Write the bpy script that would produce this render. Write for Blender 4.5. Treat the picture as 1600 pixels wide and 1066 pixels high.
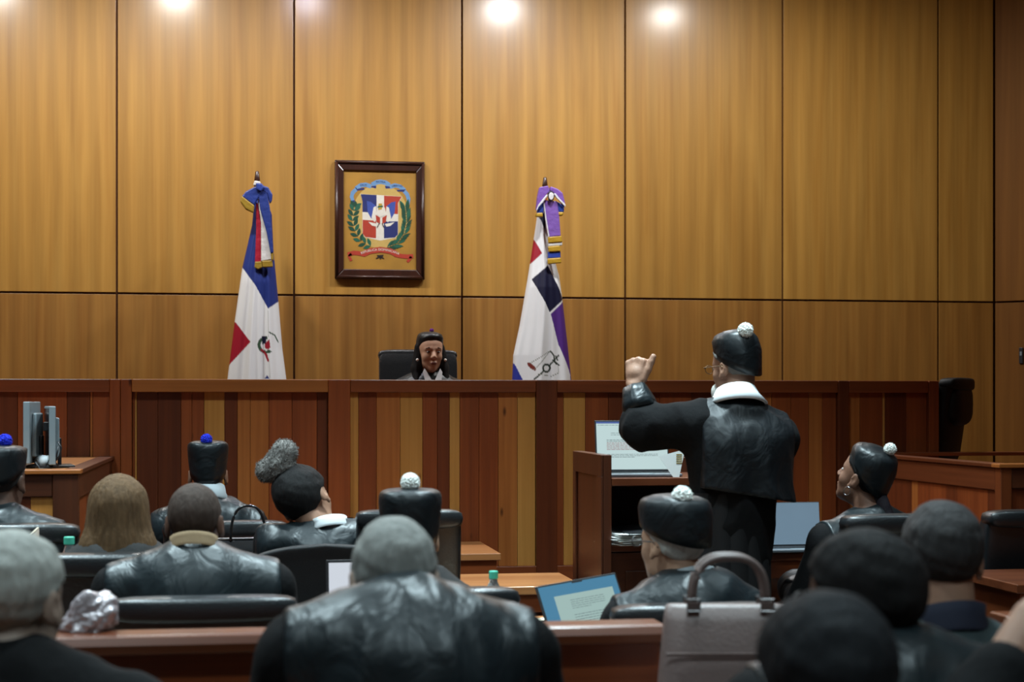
import bpy, bmesh, math, random
import numpy as np
from mathutils import Vector, Matrix

random.seed(7)
for o in list(bpy.data.objects):
    bpy.data.objects.remove(o, do_unlink=True)
SC = bpy.context.scene
COL = SC.collection
PI = math.pi

# ------------------------------------------------------------------ camera
TH = math.radians(9.18)            # the camera is turned 9 degrees to the right of the room's axis
CT, ST = math.cos(TH), math.sin(TH)
F = 2600.0                         # focal length in pixels of the 1600 px frame
ZC = 1.52                          # eye height
HY = 630.0                         # horizon row
cd = bpy.data.cameras.new('camera')
cam = bpy.data.objects.new('camera', cd); COL.objects.link(cam)
cam.location = (0, 0, ZC); cam.rotation_euler = (PI/2, 0, -TH)
cd.sensor_width = 36; cd.lens = F/1600*36
cd.shift_y = (HY-533)/1600
cd.clip_start = .05
cd.dof.use_dof = True; cd.dof.focus_distance = 8.4; cd.dof.aperture_fstop = 4.0
SC.camera = cam

# ------------------------------------------------------------------ world, lights, exposure
SC.view_settings.view_transform = 'Standard'; SC.view_settings.look = 'None'
SC.view_settings.gamma = 1; SC.view_settings.use_curve_mapping = False
SC.view_settings.exposure = 0.0
wd = bpy.data.worlds.new('world'); SC.world = wd; wd.use_nodes = True
wd.node_tree.nodes['Background'].inputs[0].default_value = (.5, .6, .7, 1)
wd.node_tree.nodes['Background'].inputs[1].default_value = .02

def lamp(name, loc, power, size, col=(1, 1, 1), shape='DISK', rot=(0, 0, 0), size_y=None, spread=180):
    l = bpy.data.lights.new(name, 'AREA'); l.shape = shape; l.size = size
    if size_y: l.size_y = size_y
    l.energy = power; l.color = col; l.spread = math.radians(spread)
    o = bpy.data.objects.new(name, l); COL.objects.link(o)
    o.location = loc; o.rotation_euler = rot
    return o
CEIL = 4.82
for x, p, c in ((-1.9, 56, (1, .98, .93)), (-.527, 60, (1, .98, .93)), (.51, 28, (.86, .84, 1)), (2.10, 68, (.97, .98, 1)), (3.48, 46, (1, .98, .94))):
    lamp('downlight', (x, 10.2, 4.76), p, .22, c)
for x, y, p, sp in ((-1.6, 6.2, 92, 100), (1.4, 6.3, 92, 100), (-1.2, 3.9, 52, 100), (1.4, 4.1, 52, 100), (3.9, 5.6, 12, 100), (-1.0, .6, 44, 140), (1.6, .6, 44, 140)):  # last pair is fill, added to brighten the dark bar front
    lamp('ceiling_panel_or_fill', (x, y, CEIL-.03), p, .6, (.72, .93, 1), 'SQUARE', spread=sp)

# ------------------------------------------------------------------ pixel helpers: a photo pixel at a chosen depth gives a point of the room
def U(px): return (px-800)/F
def at(px, D): u = U(px); return Vector((D*(u*CT+ST), D*(CT-u*ST), 0))
def W(px, py, D):
    v = at(px, D); v.z = ZC-(py-HY)/F*D; return v
def onplane(px, y): return y/(CT-U(px)*ST)          # depth at which the pixel's ray meets the plane y
def xon(px, y): return at(px, onplane(px, y)).x

# ------------------------------------------------------------------ materials
def srgb(r, g, b):
    return tuple(((c/255)/12.92 if c/255 <= .04045 else ((c/255+.055)/1.055)**2.4) for c in (r, g, b))
MATS = {}
def nt(name):
    m = bpy.data.materials.new(name); m.use_nodes = True
    t = m.node_tree
    return m, t, t.nodes['Principled BSDF'], t.nodes, t.links
def setp(b, **k):
    for n, v in k.items():
        b.inputs[n].default_value = v
def plain(name, col, rough=.5, metal=0, bump=0, bscale=60, spec=.5, coat=0, emit=None, var=.12, vscale=9, sheen=0, coords='Object', stretch=(1, 1, 1), coatr=.1):
    if name in MATS: return MATS[name]
    m, t, b, N, L = nt(name)
    setp(b, Roughness=rough, Metallic=metal)
    b.inputs['Specular IOR Level'].default_value = spec
    b.inputs['Coat Weight'].default_value = coat; b.inputs['Coat Roughness'].default_value = coatr
    if sheen: b.inputs['Sheen Weight'].default_value = sheen; b.inputs['Sheen Roughness'].default_value = .4
    tc = N.new('ShaderNodeTexCoord'); mp = N.new('ShaderNodeMapping'); mp.inputs['Scale'].default_value = stretch
    L.new(tc.outputs[coords], mp.inputs[0])
    nz = N.new('ShaderNodeTexNoise'); nz.inputs['Scale'].default_value = vscale; nz.inputs['Detail'].default_value = 4
    L.new(mp.outputs[0], nz.inputs['Vector'])
    mx = N.new('ShaderNodeMix'); mx.data_type = 'RGBA'
    mx.inputs['A'].default_value = (*[c*(1-var) for c in col], 1); mx.inputs['B'].default_value = (*[min(1, c*(1+var)) for c in col], 1)
    L.new(nz.outputs['Fac'], mx.inputs['Factor']); L.new(mx.outputs['Result'], b.inputs['Base Color'])
    if bump:
        n2 = N.new('ShaderNodeTexNoise'); n2.inputs['Scale'].default_value = bscale; n2.inputs['Detail'].default_value = 3
        L.new(mp.outputs[0], n2.inputs['Vector'])
        bp = N.new('ShaderNodeBump'); bp.inputs['Strength'].default_value = bump; bp.inputs['Distance'].default_value = .01
        L.new(n2.outputs['Fac'], bp.inputs['Height']); L.new(bp.outputs[0], b.inputs['Normal'])
    if emit: b.inputs['Emission Color'].default_value = (*emit[:3], 1); b.inputs['Emission Strength'].default_value = emit[3]
    MATS[name] = m
    return m
def wood(name, ca, cb, axis='z', rough=.35, fine=60, coarse=9, spec=.5, coat=0., coatr=.12, wavy=0., hue=.15, knots=0):
    if name in MATS: return MATS[name]
    m, t, b, N, L = nt(name)
    setp(b, Roughness=rough); b.inputs['Specular IOR Level'].default_value = spec
    b.inputs['Coat Weight'].default_value = coat; b.inputs['Coat Roughness'].default_value = coatr
    tc = N.new('ShaderNodeTexCoord'); oi = N.new('ShaderNodeObjectInfo')
    ad = N.new('ShaderNodeVectorMath'); ad.operation = 'MULTIPLY_ADD'
    ad.inputs[1].default_value = (1, 1, 1)
    sc = N.new('ShaderNodeVectorMath'); sc.operation = 'SCALE'; sc.inputs['Scale'].default_value = 37.
    cx = N.new('ShaderNodeCombineXYZ')
    for k in range(3): L.new(oi.outputs['Random'], cx.inputs[k])
    L.new(cx.outputs[0], sc.inputs[0]); L.new(tc.outputs['Object'], ad.inputs[0]); L.new(sc.outputs[0], ad.inputs[2])
    def stretched(s, lo):
        mp = N.new('ShaderNodeMapping'); v = [s, s, s]; v['xyz'.index(axis)] = lo
        mp.inputs['Scale'].default_value = v; return mp
    mpa = stretched(fine, fine*.025); mpb = stretched(coarse, coarse*.09)
    na = N.new('ShaderNodeTexNoise'); na.inputs['Scale'].default_value = 1; na.inputs['Detail'].default_value = 5
    nb = N.new('ShaderNodeTexNoise'); nb.inputs['Scale'].default_value = 1; nb.inputs['Detail'].default_value = 3; nb.inputs['Distortion'].default_value = .5+wavy
    L.new(ad.outputs[0], mpa.inputs[0]); L.new(ad.outputs[0], mpb.inputs[0])
    L.new(mpa.outputs[0], na.inputs['Vector']); L.new(mpb.outputs[0], nb.inputs['Vector'])
    m1 = N.new('ShaderNodeMath'); m1.operation = 'MULTIPLY_ADD'; m1.inputs[1].default_value = .45; L.new(na.outputs['Fac'], m1.inputs[0])
    m2 = N.new('ShaderNodeMath'); m2.operation = 'MULTIPLY'; m2.inputs[1].default_value = .55; L.new(nb.outputs['Fac'], m2.inputs[0]); L.new(m2.outputs[0], m1.inputs[2])
    rp = N.new('ShaderNodeValToRGB'); rp.color_ramp.elements[0].position = .33; rp.color_ramp.elements[1].position = .67
    rp.color_ramp.elements[0].color = (*ca, 1); rp.color_ramp.elements[1].color = (*cb, 1)
    L.new(m1.outputs[0], rp.inputs[0])
    hs = N.new('ShaderNodeHueSaturation'); hs.inputs['Hue'].default_value = .5
    mv = N.new('ShaderNodeMath'); mv.operation = 'MULTIPLY_ADD'; mv.inputs[1].default_value = hue*2; mv.inputs[2].default_value = 1-hue
    L.new(oi.outputs['Random'], mv.inputs[0]); L.new(mv.outputs[0], hs.inputs['Value']); L.new(rp.outputs[0], hs.inputs['Color'])
    L.new(hs.outputs[0], b.inputs['Base Color'])
    bp = N.new('ShaderNodeBump'); bp.inputs['Strength'].default_value = .06; bp.inputs['Distance'].default_value = .004
    L.new(na.outputs['Fac'], bp.inputs['Height']); L.new(bp.outputs[0], b.inputs['Normal'])
    if wavy:
        mpw = N.new('ShaderNodeMapping'); mpw.inputs['Scale'].default_value = (1, 1, .16)
        wv = N.new('ShaderNodeTexWave'); wv.wave_type = 'BANDS'; wv.bands_direction = 'X'; wv.inputs['Scale'].default_value = 2.3; wv.inputs['Distortion'].default_value = 5.5; wv.inputs['Detail'].default_value = 2; wv.inputs['Detail Scale'].default_value = .8
        L.new(ad.outputs[0], mpw.inputs[0]); L.new(mpw.outputs[0], wv.inputs['Vector'])
        mw = N.new('ShaderNodeMath'); mw.operation = 'MULTIPLY_ADD'; mw.inputs[1].default_value = .16*wavy; mw.inputs[2].default_value = 1-.08*wavy
        L.new(wv.outputs['Fac'], mw.inputs[0])
        m3 = N.new('ShaderNodeMath'); m3.operation = 'MULTIPLY'; L.new(mv.outputs[0], m3.inputs[0]); L.new(mw.outputs[0], m3.inputs[1]); L.new(m3.outputs[0], hs.inputs['Value'])
    if knots:
        mpk = stretched(7, 2.6); vo = N.new('ShaderNodeTexVoronoi'); vo.inputs['Scale'].default_value = 1
        L.new(ad.outputs[0], mpk.inputs[0]); L.new(mpk.outputs[0], vo.inputs['Vector'])
        kr = N.new('ShaderNodeValToRGB'); kr.color_ramp.elements[0].position = .03; kr.color_ramp.elements[1].position = .09
        kr.color_ramp.elements[0].color = (.25, .2, .2, 1); kr.color_ramp.elements[1].color = (1, 1, 1, 1)
        L.new(vo.outputs['Distance'], kr.inputs[0])
        mm = N.new('ShaderNodeMix'); mm.data_type = 'RGBA'; mm.blend_type = 'MULTIPLY'; mm.inputs['Factor'].default_value = 1
        L.new(hs.outputs[0], mm.inputs['A']); L.new(kr.outputs[0], mm.inputs['B']); L.new(mm.outputs['Result'], b.inputs['Base Color'])
    MATS[name] = m
    return m
def vcol(name, rough=.8, spec=.3, bump=.15, bscale=900):
    if name in MATS: return MATS[name]
    m, t, b, N, L = nt(name); setp(b, Roughness=rough); b.inputs['Specular IOR Level'].default_value = spec
    a = N.new('ShaderNodeAttribute'); a.attribute_name = 'Col'; L.new(a.outputs['Color'], b.inputs['Base Color'])
    tc = N.new('ShaderNodeTexCoord'); n2 = N.new('ShaderNodeTexNoise'); n2.inputs['Scale'].default_value = bscale
    L.new(tc.outputs['Object'], n2.inputs['Vector'])
    bp = N.new('ShaderNodeBump'); bp.inputs['Strength'].default_value = bump; bp.inputs['Distance'].default_value = .001
    L.new(n2.outputs['Fac'], bp.inputs['Height']); L.new(bp.outputs[0], b.inputs['Normal'])
    MATS[name] = m; return m

veneer = wood('wall_veneer', srgb(162, 116, 48), srgb(184, 139, 65), 'z', rough=.44, fine=40, coarse=4.5, coat=.6, coatr=.20, wavy=1., hue=.05)
veneer_shaded = wood('wall_veneer_shaded', srgb(138, 92, 37), srgb(164, 118, 54), 'z', rough=.46, fine=40, coarse=4.5, coat=.25, coatr=.25, wavy=1., hue=.05)  # same veneer darkened: downlight falloff down the wall put into the colour
groove_m = plain('groove_dark', srgb(84, 46, 20), .8)
W_DK = wood('plank_dark', srgb(84, 36, 16), srgb(112, 52, 24), 'z', .36, 50, 8, coat=.15, coatr=.2, hue=.08)
W_RD = wood('plank_red', srgb(116, 52, 23), srgb(150, 74, 34), 'z', .36, 50, 8, coat=.15, coatr=.2, hue=.08, knots=1)
W_OR = wood('plank_orange', srgb(148, 80, 34), srgb(178, 106, 50), 'z', .36, 50, 8, coat=.15, coatr=.2, hue=.08, knots=1)
W_GD = wood('plank_gold', srgb(168, 108, 46), srgb(196, 136, 68), 'z', .36, 45, 8, coat=.15, coatr=.2, hue=.06, knots=1)
W_RX = wood('rail_red', srgb(104, 47, 21), srgb(134, 66, 30), 'x', .36, 50, 8, coat=.15, coatr=.2, hue=.06)
W_OX = wood('rail_orange', srgb(144, 80, 35), srgb(170, 102, 47), 'x', .36, 50, 8, coat=.15, coatr=.2, hue=.06)
W_RY = wood('rail_red_deep', srgb(90, 43, 21), srgb(116, 59, 29), 'y', .36, 50, 8, coat=.15, coatr=.2, hue=.06)
W_CD = wood('counter_dark', srgb(62, 30, 16), srgb(84, 42, 22), 'z', .36, 50, 8, coat=.1, coatr=.2, hue=.06)
W_CX = wood('counter_dark_rail', srgb(64, 31, 16), srgb(86, 43, 23), 'x', .36, 50, 8, coat=.1, coatr=.2, hue=.06)
W_CY = wood('counter_mid_rail', srgb(88, 42, 20), srgb(112, 56, 28), 'y', .36, 50, 8, coat=.1, coatr=.2, hue=.06)
W_CZ = wood('counter_mid', srgb(92, 44, 20), srgb(120, 60, 28), 'z', .36, 50, 8, coat=.1, coatr=.2, hue=.06)
veneer_dim = wood('wall_veneer_dim', srgb(112, 70, 24), srgb(130, 86, 34), 'z', .6, 40, 4.5, spec=.15, wavy=.6, hue=.04)  # angled wall's weaker light painted in as a darker, uncoated veneer
W_DX = wood('desk_brown', srgb(84, 42, 24), srgb(112, 60, 35), 'x', .3, 50, 8, coat=.25, coatr=.2, hue=.06)
W_LX = wood('desk_light', srgb(152, 94, 52), srgb(182, 124, 76), 'x', .3, 50, 8, coat=.2, coatr=.2, hue=.06)
W_FR = wood('frame_walnut', srgb(44, 22, 14), srgb(66, 34, 22), 'z', .35, 60, 9, coat=.2, coatr=.15, hue=.04)
leather = plain('black_leather', (.012, .014, .016), .33, bump=.12, bscale=130, spec=.6)
mesh_black = plain('black_mesh_fabric', (.009, .009, .01), .75, bump=.3, bscale=400)
plastic_bk = plain('black_plastic', (.015, .015, .017), .4)
plastic_gy = plain('grey_plastic', srgb(128, 140, 146), .4)
chrome = plain('chrome', (.7, .7, .72), .2, 1)
gunmetal = plain('gunmetal', (.16, .15, .15), .3, 1)
frame_bronze = plain('frame_bronze', srgb(120, 96, 70), .35, .6)
gold_m = plain('gold_metal', srgb(212, 165, 80), .25, 1)
glassy = plain('pearl', (.9, .88, .82), .2)
robe_m = plain('robe_black', (.0055, .0055, .006), .85, bump=.25, bscale=45, spec=.14)
robe_gy = plain('robe_charcoal', (.024, .023, .023), .75, bump=.2, bscale=45, spec=.3)
skirt_m = plain('skirt_black', (.008, .008, .009), .75, spec=.3)
def satin(name, col, rough, bump=.55, spc=.42):
    if name in MATS: return MATS[name]
    m, t, b, N, L = nt(name); setp(b, Roughness=rough); b.inputs['Base Color'].default_value = (*col, 1)
    b.inputs['Specular IOR Level'].default_value = spc
    b.inputs['Sheen Weight'].default_value = .0; b.inputs['Sheen Roughness'].default_value = .35; b.inputs['Sheen Tint'].default_value = (.7, .88, 1, 1)
    tc = N.new('ShaderNodeTexCoord'); oi = N.new('ShaderNodeObjectInfo')
    mp = N.new('ShaderNodeMapping'); mp.inputs['Scale'].default_value = (1, 1, .8)
    mp.inputs['Rotation'].default_value = (0, .5, 0)
    L.new(tc.outputs['Object'], mp.inputs[0])
    n1 = N.new('ShaderNodeTexNoise'); n1.noise_dimensions = '4D'; n1.inputs['Scale'].default_value = 11; n1.inputs['Detail'].default_value = 2.5; n1.inputs['Distortion'].default_value = 1.4
    mu = N.new('ShaderNodeMath'); mu.operation = 'MULTIPLY'; mu.inputs[1].default_value = 40; L.new(oi.outputs['Random'], mu.inputs[0]); L.new(mu.outputs[0], n1.inputs['W'])
    L.new(mp.outputs[0], n1.inputs['Vector'])
    bp = N.new('ShaderNodeBump'); bp.inputs['Strength'].default_value = bump; bp.inputs['Distance'].default_value = .03
    L.new(n1.outputs['Fac'], bp.inputs['Height']); L.new(bp.outputs[0], b.inputs['Normal'])
    MATS[name] = m; return m
satin_m = satin('satin_black', (.009, .014, .017), .38, .25)
satin_soft = satin('satin_soft', (.011, .017, .020), .40, .22)
cap_m = satin('cap_satin', (.006, .009, .011), .42, .3)
white_cl = plain('white_cotton', (.78, .82, .84), .8)
cream_cl = plain('cream_cotton', srgb(150, 126, 96), .85)
grey_cl = plain('grey_cotton', srgb(160, 168, 172), .85)
navy_cl = plain('navy_cloth', srgb(30, 34, 52), .85)
jacket_m = plain('jacket_green_grey', srgb(40, 54, 56), .7, bump=.5, bscale=18)
pom_white = plain('pompon_white', (.82, .84, .80), .9)
pom_blue = plain('pompon_blue', srgb(22, 40, 190), .9)
pom_purple = plain('pompon_purple', srgb(120, 50, 140), .9)
paper_m = plain('paper', (.8, .82, .8), .8, var=.04)
def skin(n, c): return plain('skin_'+n, srgb(*c), .5, bump=.08, bscale=180, var=.1, vscale=22)
SK_DK = skin('dark', (92, 66, 54)); SK_BR = skin('brown', (128, 92, 74)); SK_MD = skin('medium', (164, 124, 102)); SK_LT = skin('light', (188, 148, 122)); SK_ASH = skin('ash', (148, 126, 112))
def hairm(n, c, var=.35): return plain('hair_'+n, srgb(*c), .75, spec=.2, bump=.6, bscale=60, var=var, vscale=60, stretch=(1, 1, .25))
H_BK = hairm('black', (20, 18, 18)); H_DG = hairm('dark_grey', (52, 50, 50)); H_GY = hairm('grey', (134, 134, 130)); H_LG = hairm('light_grey', (152, 152, 146)); H_WH = hairm('white', (196, 196, 190)); H_BR = hairm('auburn', (88, 66, 44), .6); H_SALT = hairm('salt', (116, 112, 108), .6)

# ------------------------------------------------------------------ object helpers
def link(name, me, mat=None, parent=None, loc=None, rot=None, smooth=False):
    o = bpy.data.objects.new(name, me); COL.objects.link(o)
    if mat is not None and me is not None and len(me.materials) == 0: me.materials.append(mat)
    if parent: o.parent = parent
    if loc is not None: o.location = loc
    if rot is not None: o.rotation_euler = rot
    if smooth: me.polygons.foreach_set('use_smooth', [True]*len(me.polygons))
    return o
def tag(o, label=None, cat=None, group=None, kind=None):
    if label: o['label'] = label
    if cat: o['category'] = cat
    if group: o['group'] = group
    if kind: o['kind'] = kind
    return o
def empty(name, loc=(0, 0, 0), rz=0, label=None, cat=None, group=None):
    o = bpy.data.objects.new(name, None); COL.objects.link(o)
    o.location = loc; o.rotation_euler = (0, 0, rz); o.empty_display_size = .1
    return tag(o, label, cat, group)
def copy_tree(o, parent=None):
    c = o.copy(); COL.objects.link(c)
    if parent: c.parent = parent
    for ch in o.children: copy_tree(ch, c)
    return c
def mesh(name, V, Fc):
    me = bpy.data.meshes.new(name); me.from_pydata([tuple(v) for v in V], [], Fc); me.update(); return me
class MB:
    def __init__(s): s.V = []; s.F = []
    def add(s, V, Fc, M=None):
        n = len(s.V)
        s.V += [tuple((M @ Vector(v)) if M is not None else v) for v in V]
        s.F += [tuple(i+n for i in f) for f in Fc]; return s
    def box(s, c, d, M=None):
        x, y, z = c; a, b, e = d[0]/2, d[1]/2, d[2]/2
        V = [(x+i*a, y+j*b, z+k*e) for i in (-1, 1) for j in (-1, 1) for k in (-1, 1)]
        return s.add(V, [(0, 1, 3, 2), (4, 6, 7, 5), (0, 4, 5, 1), (2, 3, 7, 6), (0, 2, 6, 4), (1, 5, 7, 3)], M)
    def bb(s, x0, x1, y0, y1, z0, z1, M=None): return s.box(((x0+x1)/2, (y0+y1)/2, (z0+z1)/2), (x1-x0, y1-y0, z1-z0), M)
    def prism(s, poly, y0, y1, M=None):      # poly in (x, z), extruded along y
        n = len(poly)
        V = [(p[0], y0, p[1]) for p in poly]+[(p[0], y1, p[1]) for p in poly]
        Fc = [tuple(range(n)), tuple(range(2*n-1, n-1, -1))]+[(i, i+n, (i+1) % n+n, (i+1) % n) for i in range(n)]
        return s.add(V, Fc, M)
    def tube(s, pts, r, n=8, M=None, closed=False):
        pts = [Vector(p) for p in pts]; V = []; Fc = []; m = len(pts)
        rr = r if hasattr(r, '__len__') else [r]*m
        for i, p in enumerate(pts):
            if closed: t = pts[(i+1) % m]-pts[i-1]
            else: t = pts[min(i+1, m-1)]-pts[max(i-1, 0)]
            t.normalize(); a = Vector((0, 0, 1)) if abs(t.z) < .9 else Vector((1, 0, 0))
            e1 = t.cross(a).normalized(); e2 = t.cross(e1)
            for k in range(n):
                an = 2*PI*k/n; V.append(p+(e1*math.cos(an)+e2*math.sin(an))*rr[i])
        for i in range(m if closed else m-1):
            for k in range(n):
                a = i*n+k; b = i*n+(k+1) % n; c = ((i+1) % m)*n
                Fc.append((a, b, c+(k+1) % n, c+k))
        if not closed: Fc += [tuple(range(n-1, -1, -1)), tuple((m-1)*n+k for k in range(n))]
        return s.add(V, Fc, M)
    def rings(s, R, cap0=True, cap1=True, M=None):
        n = len(R[0]); V = [p for r in R for p in r]; Fc = []
        for i in range(len(R)-1):
            for k in range(n): Fc.append((i*n+k, i*n+(k+1) % n, (i+1)*n+(k+1) % n, (i+1)*n+k))
        if cap0: Fc.append(tuple(range(n-1, -1, -1)))
        if cap1: Fc.append(tuple((len(R)-1)*n+k for k in range(n)))
        return s.add(V, Fc, M)
    def lathe(s, prof, n=24, c=(0, 0, 0), M=None):
        R = [[(c[0]+r*math.cos(2*PI*k/n), c[1]+r*math.sin(2*PI*k/n), c[2]+z) for k in range(n)] for r, z in prof]
        return s.rings(R, M=M)
    def sell(s, c, r, e=(.35, .35), nu=28, nv=14, M=None):   # superellipsoid: a padded rounded box
        def sp(v, p): return math.copysign(abs(v)**p, v)
        R = []
        for j in range(nv+1):
            ph = -PI/2+PI*j/nv; ph = max(-PI/2+.02, min(PI/2-.02, ph))
            R.append([(c[0]+r[0]*sp(math.cos(ph), e[0])*sp(math.cos(2*PI*i/nu), e[1]), c[1]+r[1]*sp(math.cos(ph), e[0])*sp(math.sin(2*PI*i/nu), e[1]), c[2]+r[2]*sp(math.sin(ph), e[0])) for i in range(nu)])
        return s.rings(R, M=M)
    def ball(s, c, r, nu=14, nv=8, M=None): return s.sell(c, (r, r, r) if not hasattr(r, '__len__') else r, (1, 1), nu, nv, M)
    def build(s, name, mat, parent=None, loc=None, rot=None, bevel=0, smooth=False, seg=2):
        me = mesh(name, s.V, s.F); o = link(name, me, mat, parent, loc, rot, smooth)
        if bevel:
            b = o.modifiers.new('bevel', 'BEVEL'); b.width = bevel; b.segments = seg; b.limit_method = 'ANGLE'
        return o
def cbox(name, x0, x1, y0, y1, z0, z1, mat, parent=None, bevel=.003, off=None):
    """box with its origin at its own centre; off = world position of the parent"""
    c = Vector(((x0+x1)/2, (y0+y1)/2, (z0+z1)/2))
    if off is not None: l = c-Vector(off)
    else: l = c
    return MB().box((0, 0, 0), (x1-x0, y1-y0, z1-z0)).build(name, mat, parent, l, bevel=bevel)
def shade(o): o.data.polygons.foreach_set('use_smooth', [True]*len(o.data.polygons)); return o

# ------------------------------------------------------------------ signed-distance modelling: one continuous surface per figure
I3 = np.eye(3)
def E(c, r, R=None, k=.02, s=1): return ('e', np.array(c, float), np.array(r, float), I3 if R is None else R, k, s)
def Cn(a, b, ra, rb, k=.02, s=1): return ('c', np.array(a, float), np.array(b, float), ra, rb, k, s)
def infl(p, d, k=None):
    if p[0] == 'e': return ('e', p[1], p[2]+d, p[3], p[4] if k is None else k, p[5])
    return ('c', p[1], p[2], p[3]+d, p[4]+d, p[5] if k is None else k, p[6])
def axis(lo, hi, coarse, fine=0, ranges=()):
    v = [lo]
    while v[-1] < hi:
        x = v[-1]; st = fine if any(a-1e-9 <= x < b for a, b in ranges) else coarse
        v.append(x+st)
    return np.array(v, np.float32)
def field(prims, X, Y, Z, m=.06):
    Fd = np.full((len(X), len(Y), len(Z)), .5, np.float32)
    for p in prims:
        if p[0] == 'e':
            rr = float(max(p[2])); lo = p[1]-rr; hi = p[1]+rr; k, s = p[4], p[5]
        else:
            rr = max(p[3], p[4]); lo = np.minimum(p[1], p[2])-rr; hi = np.maximum(p[1], p[2])+rr; k, s = p[5], p[6]
        mm = m+k
        sl = []
        for A, l, h in zip((X, Y, Z), lo, hi):
            sl.append(slice(max(0, int(np.searchsorted(A, l-mm))-1), int(np.searchsorted(A, h+mm))+1))
        sl = tuple(sl)
        x = X[sl[0]][:, None, None]; y = Y[sl[1]][None, :, None]; z = Z[sl[2]][None, None, :]
        if x.size == 0 or y.size == 0 or z.size == 0: continue
        if p[0] == 'e':
            c, r, R = p[1], p[2], p[3]
            dx, dy, dz = x-c[0], y-c[1], z-c[2]
            q = [(dx*R[0, i]+dy*R[1, i]+dz*R[2, i])/r[i] for i in range(3)]
            k0 = np.sqrt(q[0]**2+q[1]**2+q[2]**2)
            k1 = np.sqrt((q[0]/r[0])**2+(q[1]/r[1])**2+(q[2]/r[2])**2)+1e-9
            d = k0*(k0-1)/k1
        else:
            a, b = p[1], p[2]; ba = b-a; L2 = float(ba@ba)+1e-12
            dx, dy, dz = x-a[0], y-a[1], z-a[2]
            h = np.clip((dx*ba[0]+dy*ba[1]+dz*ba[2])/L2, 0, 1)
            d = np.sqrt((dx-h*ba[0])**2+(dy-h*ba[1])**2+(dz-h*ba[2])**2)-(p[3]+(p[4]-p[3])*h)
        G = Fd[sl]
        if s > 0:
            hh = np.maximum(k-np.abs(G-d), 0)/k
            Fd[sl] = np.minimum(G, d)-hh*hh*k*.25
        else:
            d = -d; hh = np.maximum(k-np.abs(G-d), 0)/k
            Fd[sl] = np.maximum(G, d)+hh*hh*k*.25
    return Fd
def displace(Fd, X, Y, Z, fn, band=.07):
    i, j, k = np.nonzero(np.abs(Fd) < band)
    Fd[i, j, k] += fn(X[i], Y[j], Z[k]).astype(np.float32)
    return Fd
def wob(seed, fr, n=7, st=(1, 1, 1)):
    rg = np.random.RandomState(seed); Kv = rg.normal(size=(n, 3)); Kv /= np.linalg.norm(Kv, axis=1)[:, None]
    Kv = Kv*fr*rg.uniform(.6, 1.5, size=(n, 1))*np.array(st); ph = rg.uniform(0, 6.3, n)
    def f(x, y, z):
        o = 0
        for q, p in zip(Kv, ph): o = o+np.sin(q[0]*x+q[1]*y+q[2]*z+p)
        return o/math.sqrt(n)
    return f
def nets(Fd, X, Y, Z):
    S = Fd < 0
    nx, ny, nz = Fd.shape
    cnt = np.zeros((nx-1, ny-1, nz-1), np.uint8)
    cs = [(a, b, c) for a in (0, 1) for b in (0, 1) for c in (0, 1)]
    for a, b, c in cs: cnt += S[a:nx-1+a, b:ny-1+b, c:nz-1+c]
    act = (cnt > 0) & (cnt < 8)
    I, J, K = np.nonzero(act)
    vid = np.full(act.shape, -1, np.int32); vid[I, J, K] = np.arange(len(I))
    P = np.zeros((len(I), 3)); n = np.zeros(len(I))
    for a in cs:
        for ax in range(3):
            if a[ax]: continue
            b = list(a); b[ax] = 1
            f0 = Fd[I+a[0], J+a[1], K+a[2]]; f1 = Fd[I+b[0], J+b[1], K+b[2]]
            m = (f0 < 0) != (f1 < 0)
            t = np.where(m, f0/np.where(m, f0-f1, 1), 0)
            p0 = np.stack([X[I+a[0]], Y[J+a[1]], Z[K+a[2]]], 1); p1 = np.stack([X[I+b[0]], Y[J+b[1]], Z[K+b[2]]], 1)
            P += (p0+(p1-p0)*t[:, None])*m[:, None]; n += m
    P /= n[:, None]
    Q = []
    for ax in range(3):
        s0 = [slice(None)]*3; s1 = [slice(None)]*3; s0[ax] = slice(0, -1); s1[ax] = slice(1, None)
        A = S[tuple(s0)]; B = S[tuple(s1)]
        ch = A != B; i, j, k = np.nonzero(ch)
        o1, o2 = [(1, 2), (2, 0), (0, 1)][ax]
        idx = [i, j, k]
        ok = (idx[o1] > 0) & (idx[o2] > 0) & (idx[o1] < Fd.shape[o1]-1) & (idx[o2] < Fd.shape[o2]-1)
        idx = [q[ok] for q in idx]
        def cell(d1, d2):
            c = [q.copy() for q in idx]; c[o1] -= d1; c[o2] -= d2; return vid[c[0], c[1], c[2]]
        q = np.stack([cell(1, 1), cell(0, 1), cell(0, 0), cell(1, 0)], 1)
        fl = A[i[ok], j[ok], k[ok]]
        q[~fl] = q[~fl][:, ::-1]
        Q.append(q)
    Q = np.concatenate(Q) if Q else np.zeros((0, 4), int)
    Q = Q[(Q >= 0).all(1)]
    return P, Q
def npmesh(name, P, Q):
    me = bpy.data.meshes.new(name)
    me.vertices.add(len(P)); me.vertices.foreach_set('co', P.astype(np.float32).ravel())
    me.loops.add(len(Q)*4); me.loops.foreach_set('vertex_index', Q.astype(np.int32).ravel())
    me.polygons.add(len(Q)); me.polygons.foreach_set('loop_start', np.arange(0, len(Q)*4, 4, dtype=np.int32)); me.polygons.foreach_set('loop_total', np.full(len(Q), 4, np.int32))
    me.polygons.foreach_set('use_smooth', [True]*len(Q))
    me.update(calc_edges=True); me.validate()
    return me
def sdf_obj(name, Fd, X, Y, Z, mat, parent=None):
    P, Q = nets(Fd, X, Y, Z)
    return link(name, npmesh(name, P, Q), mat, parent)

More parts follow.
